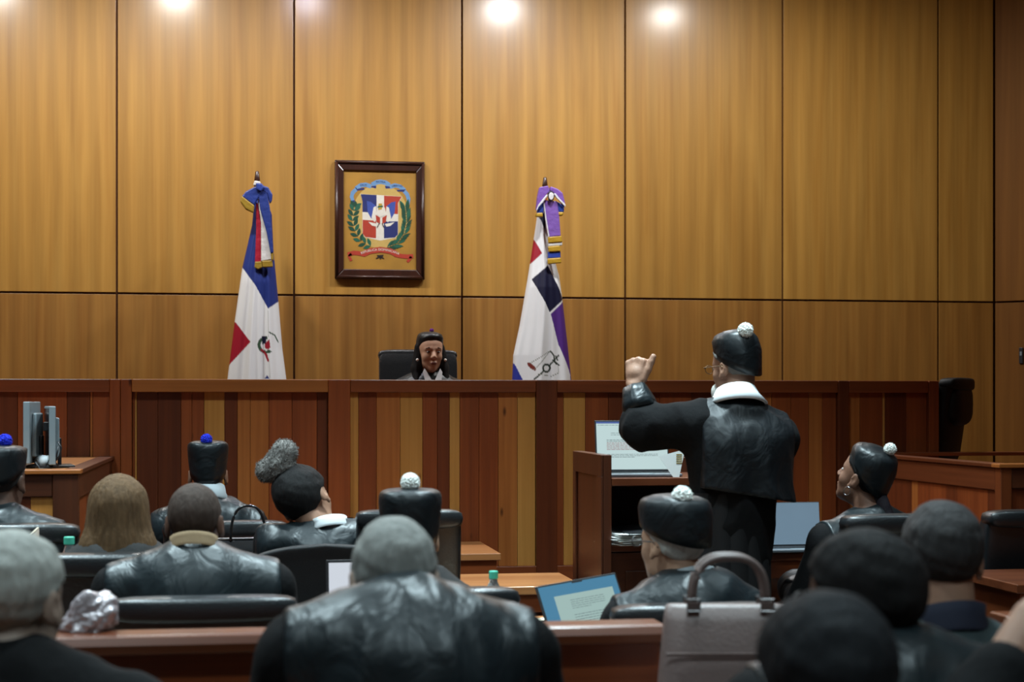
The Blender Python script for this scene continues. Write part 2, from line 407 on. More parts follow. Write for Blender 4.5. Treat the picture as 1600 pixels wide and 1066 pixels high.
# ================================================================== THE SETTING
YW, YB = 11.85, 9.08               # back wall and bench front, in metres along the room's axis
GZ = 2.283                         # height of the horizontal joint
floor = cbox('floor', -5.2, 7.2, -4.2, 12.2, -.1, 0, plain('floor_tile', srgb(120, 108, 96), .35, var=.08), bevel=0); tag(floor, kind='structure')
ceil = cbox('ceiling', -5.2, 7.2, -4.2, 12.2, CEIL, CEIL+.1, plain('ceiling_white', (.62, .62, .6), .9), bevel=0); tag(ceil, kind='structure')
wallp = plain('plaster_wall', srgb(150, 132, 108), .85)
for n, a in (('wall_left', (-5.2, -5.0, -4.2, 12.2)), ('wall_rear', (-5.2, 7.2, -4.2, -4.0)), ('wall_right_side', (7.0, 7.2, -4.2, 12.2))):
    tag(cbox(n, a[0], a[1], a[2], a[3], 0, CEIL, W_DK if n != 'wall_rear' else wallp, bevel=0), kind='structure')
wb = cbox('wall_back', -5.0, 7.0, YW+.03, YW+.2, 0, CEIL, groove_m, bevel=0); tag(wb, kind='structure')
wo = ((-5+7)/2, YW+.115, CEIL/2)
seams = [xon(p, YW) for p in (-100, 182.5, 459.5, 722, 977, 1223, 1466, 1553)]
seams[0] = seams[1]-(seams[2]-seams[1]); seams = [seams[0]-1.22]+seams
seams = [-4.98]+[s for s in seams if s > -4.9]
for a, b in zip(seams[:-1], seams[1:]):
    cbox('panel', a+.007, b-.007, YW, YW+.045, GZ+.007, CEIL-.01, veneer, wb, .002, wo)
    cbox('panel', a+.007, b-.007, YW, YW+.045, .62, GZ-.007, veneer_shaded, wb, .002, wo)
cx = seams[-1]
# angled wall at the right
ang = math.radians(-44)
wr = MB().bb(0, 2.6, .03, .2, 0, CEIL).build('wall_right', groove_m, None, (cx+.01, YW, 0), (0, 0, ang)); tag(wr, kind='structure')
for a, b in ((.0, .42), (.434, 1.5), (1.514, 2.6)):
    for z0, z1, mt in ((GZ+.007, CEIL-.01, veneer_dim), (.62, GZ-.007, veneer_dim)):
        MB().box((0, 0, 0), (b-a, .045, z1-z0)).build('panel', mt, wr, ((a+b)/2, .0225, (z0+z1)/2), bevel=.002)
tag(cbox('wall_switch', 0, 0.03, -.014, 0, -.06, .06, plastic_bk), 'small dark upright switch plate on the angled wood wall at far right', 'switch')
sw = bpy.data.objects['wall_switch']
sw.location = Vector((cx+.01, YW, 0))+Matrix.Rotation(ang, 3, 'Z') @ Vector((.20, -.007, W(1582, 555, 12.35).z)); sw.rotation_euler = (0, 0, ang)
MB().box((0, -.006, .015), (.014, .008, .03)).build('rocker', plastic_gy, sw)
# dais
dais = cbox('dais', -5.0, 7.0, YB+.04, YW, 0, .6, plain('dais_carpet', srgb(70, 44, 34), .9), bevel=0); tag(dais, kind='structure')

# ---- judges' bench
ZB = ZC+36/F*onplane(800, YB)
bench = empty('judges_bench', (0, YB, 0), 0, 'long high wooden judges bench with plank front across the courtroom', 'bench')
bo = (0, YB, 0)
xb = lambda p: xon(p, YB)
zt = ZB-19.5/F*onplane(800, YB)
zl = ZC-(884-HY)/F*onplane(830, YB)
XL = xb(-420)
def rail(a, b, mt, dy=0): return cbox('top_rail', xb(a) if a > -400 else XL, xb(b), YB-.035-dy, YB+.05, zt, ZB, mt, bench, .004, bo)
rail(-420, 172, W_RX); rail(207, 512, W_OX, .012); rail(547, 836, W_RX); rail(869, 1306, W_RX); rail(1323, 1447, W_RX)
for a, b, mt in ((172, 189, W_RD), (189, 207, W_RD), (512, 547, W_RD), (836, 869, W_DK), (1306, 1323, W_DK), (1447, 1463, W_RD)):
    cbox('post', xb(a)+.001, xb(b)-.001, YB-.04, YB+.05, .0, ZB, mt, bench, .004, bo)
planks = []
def run(pairs):
    for a, b, m in pairs: planks.append((a, b, m))
D_, R_, O_, G_ = W_DK, W_RD, W_OR, W_GD
run([(-420, -340, R_), (-340, -260, D_), (-260, -200, G_), (-200, -120, R_), (-120, -60, O_), (-60, 0, R_), (0, 28, D_), (28, 105, R_), (105, 141, D_), (141, 145, O_), (145, 172, R_)])
run([(207, 211, R_), (211, 214, G_), (214, 247, D_), (247, 283, D_), (283, 300, R_), (300, 319, R_), (319, 351, G_), (351, 371, D_), (371, 391, O_), (391, 420, O_), (420, 456, R_), (456, 495, R_), (495, 512, D_)])
run([(547, 560, G_), (560, 588, R_), (588, 625, O_), (625, 660, G_), (660, 683, R_), (683, 702, D_), (702, 718, G_), (718, 748, R_), (748, 778, R_), (778, 808, O_), (808, 836, G_)])
run([(869, 880, R_), (880, 914, G_), (914, 950, R_), (950, 985, D_), (985, 1030, R_), (1030, 1080, R_), (1080, 1130, D_), (1130, 1180, R_), (1180, 1205, O_), (1205, 1235, R_), (1235, 1263, R_), (1263, 1284, O_), (1284, 1306, R_)])
run([(1323, 1343, O_), (1343, 1378, R_), (1378, 1382, G_), (1382, 1415, D_), (1415, 1447, R_)])
for a, b, m in planks:
    g = .0008
    cbox('plank', (xb(a) if a > -400 else XL)+g, xb(b)-g, YB-.008+random.uniform(-.001, .001), YB+.03, zl, zt, m, bench, .0015, bo)
cbox('backing_board', XL, xb(1447), YB+.031, YB+.048, .0, zt, W_DK, bench, 0, bo)
cbox('lower_rail', XL, xb(1447), YB-.03, YB+.05, .0, zl, W_RX, bench, .004, bo)
cbox('end_panel', xb(1463)-.03, xb(1463)-.001, YB+.05, YB+.75, .6, ZB, W_RY, bench, .004, bo)
cbox('worktop', XL, xb(1463)-.03, YB+.05, YB+.7, 1.32, 1.36, W_RX, bench, .004, bo)
# ---- side enclosures joined to the bench (left: clerk, right: witness), tops at 1.24 m
def enclosure(name, x0, x1, yf, side, label, front_planks, side_planks, zt_=1.24, mats=None):
    mX, mY, mZ = mats
    r = empty(name, (x0 if side > 0 else x1, yf, 0), 0, label, 'counter'); of = tuple(r.location)
    s = side
    xs, xe = (x0, x1)
    # front: rail, posts, planks
    cbox('front_rail', xs+(.056 if s > 0 else 0), xe-(.106 if s < 0 else 0), yf, yf+.06, zt_-.115, zt_-.02, mX, r, .004, of)
    xc = xs if s > 0 else xe
    a, b = (xc, xc+.055) if s > 0 else (xc-.055-.05, xc)
    cbox('corner_post', a, b, yf-.004, yf+.06, 0, zt_-.02, mZ, r, .004, of)
    for (p0, p1, m) in front_planks: cbox('plank', p0, p1, yf+.012, yf+.045, .1, zt_-.115, m, r, .0015, of)
    cbox('plinth', xs+(.056 if s > 0 else 0), xe-(.106 if s < 0 else 0), yf+.004, yf+.06, 0, .1, mX, r, .003, of)
    # side wall towards the middle of the room
    a, b = (xc, xc+.05) if s > 0 else (xc-.05, xc)
    cbox('side_rail', a, b, yf+.06, YB-.042, zt_-.125, zt_-.02, mY, r, .004, of)
    cbox('side_post', a, b, YB-.10, YB-.042, 0, zt_-.125, W_RD, r, .003, of)
    for (p0, p1, m) in side_planks:
        aa, bb2 = (a+.012, b-.01) if s > 0 else (a+.01, b-.012)
        cbox('plank', aa, bb2, p0, p1, 0, zt_-.125, m, r, .0015, of)
    # capping boards
    cbox('cap_board', xs-(.012 if s > 0 else 0), xe+(.012 if s < 0 else 0), yf-.012, yf+.075, zt_-.02, zt_, W_OX, r, .004, of)
    a, b = (xc-.012, xc+.065) if s > 0 else (xc-.065, xc+.012)
    cbox('cap_board', a, b, yf+.075, YB-.042, zt_-.02, zt_, mY, r, .004, of)
    return r, of
YE = 7.21
XR = 3.445
r, of = enclosure('witness_box', XR, 5.6, YE, 1, 'wooden enclosure with plank sides joined to the right end of the bench', [(XR+.055, XR+.19, W_DK), (XR+.19, XR+.6, W_DK), (XR+.6, XR+1.1, W_RD), (XR+1.1, 5.6, W_RD)],
    [(YE+.06, YE+.16, D_), (YE+.16, YE+.50, R_), (YE+.50, YE+.62, D_), (YE+.62, YE+.98, R_), (YE+.98, YE+1.06, O_), (YE+1.06, YE+1.38, D_), (YE+1.38, YB-.10, R_)], mats=(W_CX, W_CY, W_CZ))
cbox('cap_board', XR+.06, 5.6, YB-.16, YB-.042, 1.22, 1.24, W_RX, r, .004, of)
cbox('inner_top', XR+.06, 5.6, YB-.75, YB-.17, 1.0, 1.03, W_RX, r, .004, of)
XLE = -.685
r, of = enclosure('clerk_counter', -3.2, XLE, YE, -1, 'wooden counter holding two monitors at the left, joined to the bench', [(-3.2, -2.2, W_RD), (-2.2, -1.3, W_DK), (-1.3, -.88, W_DK), (-.88, XLE-.105, W_GD)],
    [(YE+.06, YE+.5, R_), (YE+.5, YE+1.0, D_), (YE+1.0, YE+1.5, R_), (YE+1.5, YB-.1, D_)], mats=(W_CX, W_CX, W_CD))
cbox('worktop', -3.2, XLE-.066, YE+.076, YB-.045, 1.205, 1.236, W_LX, r, .003, of)

# ---- gallery bar: two runs with an opening between
def gallery_bar(name, x0, x1, label, planks_):
    r = empty(name, (x0, 3.9, 0), 0, label, 'barrier', 'gallery bar runs'); of = tuple(r.location)
    MB().prism([(-.05, -.004), (.07, -.004), (.07, .03), (.06, .04), (-.03, .04), (-.044, .036), (-.052, .018)], 0, x1-x0, Matrix.Rotation(PI/2, 4, 'Z') @ Matrix.Scale(-1, 4, (0, 1, 0))).build('cap_rail', W_DX, r, (0, 0, .953), bevel=.004)
    cbox('upper_band', x0, x1, 3.905, 3.985, .84, .948, W_RX, r, .003, of)
    cbox('backing_board', x0, x1, 3.9+.0705, 3.985, .12, .84, W_DK, r, 0, of)
    for a, b, m in planks_: cbox('panel', a+.002, b-.002, 3.9+.02, 3.97, .12, 0.84, m, r, .004, of)
    cbox('plinth', x0, x1, 3.9, 3.985, 0, .12, W_RX, r, .003, of)
    return r
xg = lambda p: xon(p, 3.9)
gallery_bar('gallery_bar', -2.4, xg(1032), 'low wooden gallery bar running across the foreground behind the lawyers', [(-2.4, -1.4, W_OR), (-1.4, -.8, W_RD), (-.8, -.3, W_OR), (-.3, .2, W_OR), (.2, .58, O_), (.58, .78, R_), (.78, .90, O_), (.90, xg(1032), D_)])
gallery_bar('gallery_bar', xg(1563), 3.6, 'short wooden gallery bar end at the right edge beyond the gate opening', [(xg(1563), 2.3, W_RD), (2.3, 3.0, W_DK), (3.0, 3.6, W_RD)])

# ---- desks
def desk(name, x0, x1, y0, y1, z, label, mt=None, th=.035, panel='far', group=None, fascia=True, legs=True):
    r = empty(name, ((x0+x1)/2, (y0+y1)/2, 0), 0, label, 'desk', group); of = tuple(r.location)
    mt = mt or W_LX
    cbox('desktop', x0, x1, y0, y1, z-th, z, mt, r, .004, of)
    if fascia: cbox('apron', x0+.02, x1-.02, y0+.015, y0+.035, z-th-.075, z-th, W_RX, r, .002, of)
    for x in (x0+.03, x1-.06): cbox('side_panel', x, x+.03, y0+.04, y1-.04, 0, z-th, W_RY, r, .003, of)
    yp = y1-.08 if panel == 'far' else y0+.04
    cbox('modesty_panel', x0+.06, x1-.06, yp, yp+.02, .12, z-th, W_DX, r, .002, of)
    return r
desk('clerk_desk', .2, 1.27, 8.2, 8.93, .77, 'light wood desk against the bench front, left of the lectern', W_LX, panel='near')
desk('counsel_desk', .3, 1.41, 6.83, 7.38, .755, 'light wood counsel desk between the chair and the lectern', W_LX)
desk('counsel_table', -1.9, -.55, 5.70, 6.10, .75, 'counsel table at far left under the beige bag', W_DX)
desk('counsel_table', -.43, .52, 5.34, 5.84, .75, 'counsel table holding the white-screened laptop', W_DX)
desk('counsel_table', .80, 1.35, 5.08, 6.2, .715, 'counsel table holding the blue-screened laptop', W_LX)
desk('counsel_table', -.42, .27, 6.72, 7.08, .75, 'small counsel table under the shiny black handbag', W_DX)
desk('side_desk', 2.13, 3.43, 6.78, 7.18, .885, 'narrow high desk with the open grey laptop, before the right enclosure', W_DX, panel='near')
desk('side_desk', 2.86, 4.2, 5.85, 6.4, .84, 'reddish brown desk at the right edge in front of the black chair', W_DX)

# ---- backless benches of the public gallery (below the frame)
def gallery_bench(y, label):
    r = empty('gallery_bench', (.4, y, 0), 0, label, 'bench', 'gallery benches'); of = (.4, y, 0)
    cbox('seat', -1.6, 2.4, y-.2, y+.2, .40, .44, W_RX, r, .006, of)
    for x in (-1.5, .4, 2.3): cbox('leg', x-.02, x+.02, y-.17, y+.17, 0, .40, W_RD, r, .003, of)
    cbox('stretcher', -1.48, 2.28, y-.02, y+.02, .12, .18, W_RX, r, .003, of)
for y, l in ((3.06, 'wooden backless bench nearest the gallery bar'), (2.44, 'wooden backless bench of the second gallery row'), (1.96, 'wooden backless bench nearest the camera')): gallery_bench(y, l)
# ================================================================== PEOPLE
def Rx(a): c, s = math.cos(a), math.sin(a); return np.array([[1, 0, 0], [0, c, -s], [0, s, c]])
def Ry(a): c, s = math.cos(a), math.sin(a); return np.array([[c, 0, s], [0, 1, 0], [-s, 0, c]])
def Rz(a): c, s = math.cos(a), math.sin(a); return np.array([[c, -s, 0], [s, c, 0], [0, 0, 1]])
class Head:
    def __init__(s, H, yaw=0, pitch=0, roll=0, sc=1.0):
        r = math.radians
        s.H = np.array(H, float); s.R = Rz(r(yaw)) @ Ry(r(roll)) @ Rx(r(pitch)); s.sc = sc
    def p(s, x, y, z): return s.H+s.R @ (np.array((x, y, z))*s.sc)
    def e(s, c, r, k=.02, sg=1, R=None): return E(s.p(*c), np.array(r)*s.sc, s.R if R is None else s.R @ R, k, sg)
    def c(s, a, b, ra, rb, k=.02, sg=1): return Cn(s.p(*a), s.p(*b), ra*s.sc, rb*s.sc, k, sg)
    def M(s):
        m = Matrix([[*(s.R[i]*s.sc), s.H[i]] for i in range(3)]+[[0, 0, 0, 1]]); return m
    def loc(s, x, y, z):   # points -> head coordinates
        d = [x-s.H[0], y-s.H[1], z-s.H[2]]
        return [(d[0]*s.R[0, i]+d[1]*s.R[1, i]+d[2]*s.R[2, i])/s.sc for i in range(3)]
def head_prims(h, fem=False):
    j = .95 if fem else 1
    P = [h.e((0, -.012, .035), (.075, .093, .088), .01), h.e((0, .03, .035), (.063, .058, .068), .03),
         h.e((0, .035, -.03), (.057, .055, .072), .03), h.e((0, .028, -.072), (.050*j, .052, .042), .03), h.e((0, .066, -.1), (.022*j, .02, .017), .025)]
    for s in (-1, 1):
        P += [h.e((s*.036, .054, -.028), (.024, .026, .024), .02), h.c((s*.012, .083, .024), (s*.042, .07, .022), .011, .009, .012)]
    P += [h.c((0, .086, .012), (0, .106, -.026), .009, .0125, .012)]
    for s in (-1, 1):
        P += [h.e((s*.012, .098, -.030), (.008, .010, .008), .006), h.e((s*.031, .102, .005), (.017, .018, .010), .012, -1)]
        P += [h.e((s*.080, -.008, -.004), (.009, .020, .032), .008, 1, Rz(-s*.35)), h.e((s*.081, .008, -.032), (.007, .009, .012), .006), h.e((s*.090, -.001, .0), (.006, .009, .017), .006, -1, Rz(-s*.35))]
    P += [h.e((0, .088, -.060), (.022, .011, .006), .006), h.e((0, .086, -.072), (.018, .011, .007), .006)]
    return P
def finger_chain(P, base, fwd, nrm, lens, curls, r0, k=.005):
    p = np.array(base, float); a = 0; r = r0
    for L, c in zip(lens, curls):
        a += math.radians(c)
        d = fwd*math.cos(a)-nrm*math.sin(a)
        q = p+d*L; P.append(Cn(p, q, r, r*.9, k)); p = q; r *= .9
def hand_prims(wr, fwd, nrm, lat, curl=(35, 40, 25), thumb=None, sc=1.0, tc=(20, 20)):
    """wr wrist, fwd finger direction, nrm out of the back of the hand, lat towards the thumb"""
    f, n, l = [np.array(v, float)/np.linalg.norm(v) for v in (fwd, nrm, lat)]
    wr = np.array(wr, float); P = []
    for i, (o, kl) in enumerate(((.030, .092), (.010, .096), (-.010, .090), (-.028, .080))):
        kn = wr+f*kl*sc+l*o*sc
        P.append(Cn(wr+l*o*.55*sc+f*.01, kn, .015*sc, .0115*sc, .012))
        s = (.95, 1.05, .97, .78)[i]*sc
        cc = [c*(1+.05*i) for c in curl]
        finger_chain(P, kn, f, n, (.044*s, .027*s, .020*s), cc, .0095*sc)
    P.append(E(wr+f*.045*sc-n*.008, (.03*sc,)*3, k=.015))
    tb = wr+f*.025*sc+l*.026*sc-n*.006
    td = l*.75+f*.65-n*.15 if thumb is None else np.array(thumb, float)
    td = td/np.linalg.norm(td)
    m1 = tb+td*.042*sc
    P.append(Cn(wr+l*.012+f*.012, tb, .017*sc, .0165*sc, .012)); P.append(Cn(tb, m1, .0160*sc, .0138*sc, .006))
    t2 = td*.9+f*.35; t2 = t2/np.linalg.norm(t2); m2 = m1+t2*.030*sc
    P.append(Cn(m1, m2, .0135*sc, .0122*sc, .004)); P.append(Cn(m2, m2+t2*.020*sc, .0122*sc, .0105*sc, .004))
    return P
def cap(parent, h, mat, pom, pscale=1., rx=.094, tall=.0, slouch=0, seed=1, sq=2.5, rnd=.5, poff=(0, -.02), lift=0., pdz=0., flare=0., slope=.58):
    """lawyer's cap: a soft drum of panels, deeper at the nape, flaring to a nearly flat top with raised corners"""
    rg = random.Random(seed); n = 48; R = []
    M = h.M(); zt = .148+tall
    prof = [(0, 1.0, 2.0), (.0, 1.025, 2.0), (.2, 1.035, 2.05), (.4, 1.045, 2.1), (.58, 1.045, 2.2), (.74, 1.04-.04*rnd, sq-.3), (.87, 1.03-.13*rnd, sq-.1), (.95, 1.0-.23*rnd, sq), (1.0, .93-.32*rnd, sq)]
    tr = .93-.32*rnd
    ph = [rg.uniform(0, 6.3) for _ in range(4)]
    def pt(k, t, f, ex, rad=1.):
        a = 2*PI*k/n; c, s = math.cos(a), math.sin(a)
        rr = (abs(c)**ex+abs(s)**ex)**(-1/ex)
        seam = abs(math.sin(3*a+ph[0]))**.5
        wr_ = 1+.030*(seam-.8)*t+.008*math.sin(11*a+ph[1])*t*(1-t)*2+slouch*.035*math.sin(5*a+ph[2])*t
        f = f*(1+flare*(t-.15))
        x = rx*f*rr*c*wr_*rad; y = (rx*1.17)*f*rr*s*wr_*rad-.014
        zb = .018+lift+slope*(y+.012)
        z = zb+(zt-zb)*t+.004*t*math.cos(4*a+PI)*rad*(sq > 2.7)+.010*(1-rad)
        if slouch: z -= slouch*.03*t*max(0, math.sin(a+ph[0]))
        return (x, y, z)
    for t, f, ex in prof: R.append([pt(k, t, f, ex) for k in range(n)])
    for q, dz in ((.85, .003), (.6, .003), (.3, .002), (.06, .0)):
        R.append([(lambda p: (p[0], p[1], p[2]+dz))(pt(k, 1, tr, sq-(sq-2)*(1-q), q)) for k in range(n)])
    c = MB().rings(R, cap0=True, cap1=True, M=M).build('cap', mat, parent, smooth=True)
    pr = .028*pscale
    V = []; Fc = []
    bm = bmesh.new(); bmesh.ops.create_icosphere(bm, subdivisions=4, radius=pr*.86)
    for v in bm.verts:
        v.co *= 1+rg.uniform(-.10, .12)
    bm.verts.ensure_lookup_table()
    V = [tuple(v.co) for v in bm.verts]; Fc = [tuple(x.index for x in f.verts) for f in bm.faces]; bm.free()
    b = MB().add(V, Fc)
    for _ in range(420):
        d = Vector((rg.gauss(0, 1), rg.gauss(0, 1), rg.gauss(0, 1))).normalized(); L = pr*rg.uniform(.92, 1.06)
        a = d.orthogonal().normalized()*.0014; e2 = d.cross(a)
        p = d*pr*.7; q = d*L+Vector((0, 0, -.001))
        b.add([p+a, p-a*.5+e2*.87, p-a*.5-e2*.87, q], [(0, 1, 3), (1, 2, 3), (2, 0, 3)])
    po = b.build('pompon', pom, c)
    po.location = M @ Vector((poff[0], poff[1]-.012, zt+.008+.016*pscale+pdz))
    return c
def collar(parent, nb, h, mat, rx=.064, ry=.068, hgt=.042, flare=.016, name='collar', rot=0):
    """turn-down collar round the neck base: stands at the neck, folds over and lies outwards"""
    n = 36; R = []
    base = np.array(nb, float); ax = np.array(((h.H[0]-base[0])*1.6, .28, 1.)); ax = ax/np.linalg.norm(ax)
    a1 = np.array((1, 0, 0.)); a1 = a1-ax*(a1@ax); a1 /= np.linalg.norm(a1); a2 = np.cross(ax, a1)
    for rad, z in ((0, -.012), (0, hgt*.9), (.004, hgt), (.009, hgt*.95), (flare*.7, hgt*.4), (flare*1.5, -.012), (flare*1.2, -.02)):
        ring = []
        for k in range(n):
            an = 2*PI*k/n
            zz = z-.010*(1+math.sin(an))*.6
            ring.append(tuple(base+a1*(rx+rad)*math.cos(an)+a2*(ry+rad)*math.sin(an)+ax*zz))
        R.append(ring)
    return MB().rings(R, False, False).build(name, mat, parent, smooth=True)
def hair_short(parent, h, mat, thick=.009, zf=.075, zb=-.045, name='hair', amp=.0015, temple=True):
    X = np.arange(-.13, .131, .006, dtype=np.float32); P = [h.e((0, -.012, .035), (.075+thick, .093+thick, .088+thick), .01), h.e((0, .03, .035), (.063+thick, .058+thick*.6, .068+thick), .03)]
    g = [axis(h.H[i]-.16, h.H[i]+.16, .006) for i in range(3)]
    Fd = field(P, *g); displace(Fd, *g, lambda x, y, z: amp*wob(5, 160)(x, y, z))
    q = h.loc(g[0][:, None, None], g[1][None, :, None], g[2][None, None, :])
    # hairline: low at the nape, up round the ears, high on the forehead
    t = np.clip((q[1]+.075)/.15, 0, 1)
    line = zb+(zf-zb)*t+.016*np.exp(-((q[1]-.01)/.028)**2)*(np.abs(q[0]) > .055)
    Fd = np.maximum(Fd, (line-q[2]).astype(np.float32)*.8)
    return sdf_obj(name, Fd, *g, mat, parent)
def head_part(parent, b, name, mat, h, smooth=True):
    M = h.M(); b.V = [tuple(M @ Vector(v)) for v in b.V]
    return b.build(name, mat, parent, smooth=smooth)
def glasses(parent, h, mat):
    b = MB()
    for s in (-1, 1):
        b.tube([(s*.032+.023*math.cos(a), .113, .004+.017*math.sin(a)) for a in np.linspace(0, 2*PI, 20, endpoint=False)], .0018, 6, closed=True)
        b.tube([(s*.055, .113, .008), (s*.078, .10, .010), (s*.085, .0, .010), (s*.084, -.02, -.006)], .002, 6)
    b.tube([(-.009, .114, .008), (0, .116, .011), (.009, .114, .008)], .0016, 6)
    return head_part(parent, b, 'glasses', mat, h)
EYE_M = plain('eye_white', (.30, .27, .25), .3); IRIS_M = plain('iris_dark', (.02, .012, .008), .2)
def eyes(parent, h):
    for s in (-1, 1):
        e = head_part(parent, MB().sell((s*.031, .0800, .004), (.0125, .0105, .0060), (1, 1), 14, 8), 'eye', EYE_M, h)
        head_part(e, MB().ball((s*.031, .0868, .004), (.0062, .0045, .0055), 10, 6), 'iris', IRIS_M, h)

def seated(label, px, py, D, skin_m, heading=0, yaw=0, pitch=0, roll=0, lean=.06, side=0, sc=1., w=.185, bulk=1., robe=robe_m, yoke=satin_m, yoke_w=.235, hem=.36,
           group=None, neck_r=.056, seat_dz=0., fem=False, seed=1, drop=.0, arm='lap', hx=0., hz=.158, name='person', folds=1., sleeve=.066, nlean=.03, slope=.0, extra=None, skip=0):
    H = W(px, py, D)
    nz = H.z-hz*sc-drop
    r = math.radians(heading)
    hl = np.array((side+hx, lean+nlean, 0)); off = Rz(r) @ hl
    root = Vector((H.x-off[0], H.y-off[1], 0))
    N = np.array((side, lean, nz)); Hl = np.array((side+hx, lean+nlean, H.z))
    h = Head(Hl, yaw, pitch, roll, sc)
    hipz = .56+seat_dz
    up = nz-hipz
    def body(d=0., k=.06):
        P = [E((0, 0, hipz+.01), np.array((.165*bulk, .13*bulk, .12))+d, k=k), E((side*.35, lean*.35, hipz+up*.38), np.array((.148*bulk, .120*bulk, .17))+d, k=k),
             E((side*.75, lean*.75, hipz+up*.70), np.array((.165*bulk, .118*bulk, .17))+d, k=k)]
        for s in (-1, 1):
            S = np.array((side*.95+s*w, lean-.005, nz-.10-slope))
            P += [Cn(N+(s*.03, -.012, -.035), S, .052+d, .056+d, .05)]
        return P
    def arms(d0=0., d1=0.):
        P = []
        for s in (-1, 1):
            if s == skip: continue
            S = np.array((side*.95+s*w, lean-.005, nz-.105-slope))
            El = np.array((side*.6+s*(w+.075), lean+.08, nz-.35)); Wr = np.array((s*.13+side*.4, lean+.34, max(nz-.31, .76+seat_dz)))
            P += [Cn(S, El, .050+d0, .043+d0, .03), Cn(El, Wr, .041+d0, .029+d1, .02)]
        return P
    def legs(d=0.):
        P = []
        for s in (-1, 1):
            P += [Cn((s*.085, .03, hipz-.03), (s*.11, .45, hipz-.035), .085+d, .06+d, .04), Cn((s*.11, .45, hipz-.04), (s*.11, .43, seat_dz+.10), .058+d, .042+d, .03)]
        return P
    def wrist_pts():
        out = []
        for s in (-1, 1): out.append((s, np.array((s*.13+side*.4, lean+.34, max(nz-.31, .76+seat_dz)))))
        return out
    P = body()+arms()+legs()
    P += [Cn(N+(0, -.01, -.03), h.p(0, -.022, -.045), neck_r*1.06, neck_r, .03)]
    for s in (-1, 1): P += [E((s*.11, .50, seat_dz+.05), (.045, .12, .045), k=.03)]
    for s, q in wrist_pts():
        if s != skip: P += hand_prims(q, (-s*.35, 1, -.1), (0, .1, 1), (-s, -.35, 0), (25, 30, 20))
    P += head_prims(h, fem)
    xr = yr = zr = ()
    XB, XR_ = [], []
    if extra: XB, XR_, xr, yr, zr = extra(root, r, N, h, w)
    P += XB
    fr = lambda c, a: ((c-a, c+a),)
    X = axis(-.42, .42, .016, .0055, fr(Hl[0], .115)+xr); Y = axis(-.22, .70, .016, .0055, fr(Hl[1], .13)+yr); Z = axis(seat_dz, H.z+.16, .016, .0055, ((H.z-.135, H.z+.16), (max(nz-.33, .72+seat_dz), max(nz-.28, .8+seat_dz)))+zr)
    Fd = field(P, X, Y, Z)
    me = npmesh(name, *nets(Fd, X, Y, Z))
    o = link(name, me, skin_m, None, root, (0, 0, r)); tag(o, label, 'person', group or 'people seated in the courtroom')
    eyes(o, h)
    # robe
    RP = body(.022)+arms(.024, .045)+legs(.03)+XR_
    X = axis(-.43, .43, .011); Y = axis(-.2, .55, .012); Z = axis(seat_dz+.12, nz+.06, .011)
    Fr = field(RP, X, Y, Z)
    w1, w2 = wob(seed, 17, 7, (1, 1, .5)), wob(seed+50, 42, 8, (1, 1, .45))
    displace(Fr, X, Y, Z, lambda x, y, z: (.005*w1(x, y, z)+.0055*(np.abs(w2(x, y, z))-.6)+.003*np.abs(w1(y, z, x)))*folds)
    rb = sdf_obj('robe', Fr, X, Y, Z, robe, o)
    if yoke is not None:
        ax = np.abs(X-side*.9)[:, None, None]
        Fy = np.maximum(Fr-.0085, np.maximum(ax-yoke_w, ((nz-hem)-Z)[None, None, :]))
        sdf_obj('yoke', Fy.astype(np.float32), X, Y, Z, yoke, rb)
    return o, h, N

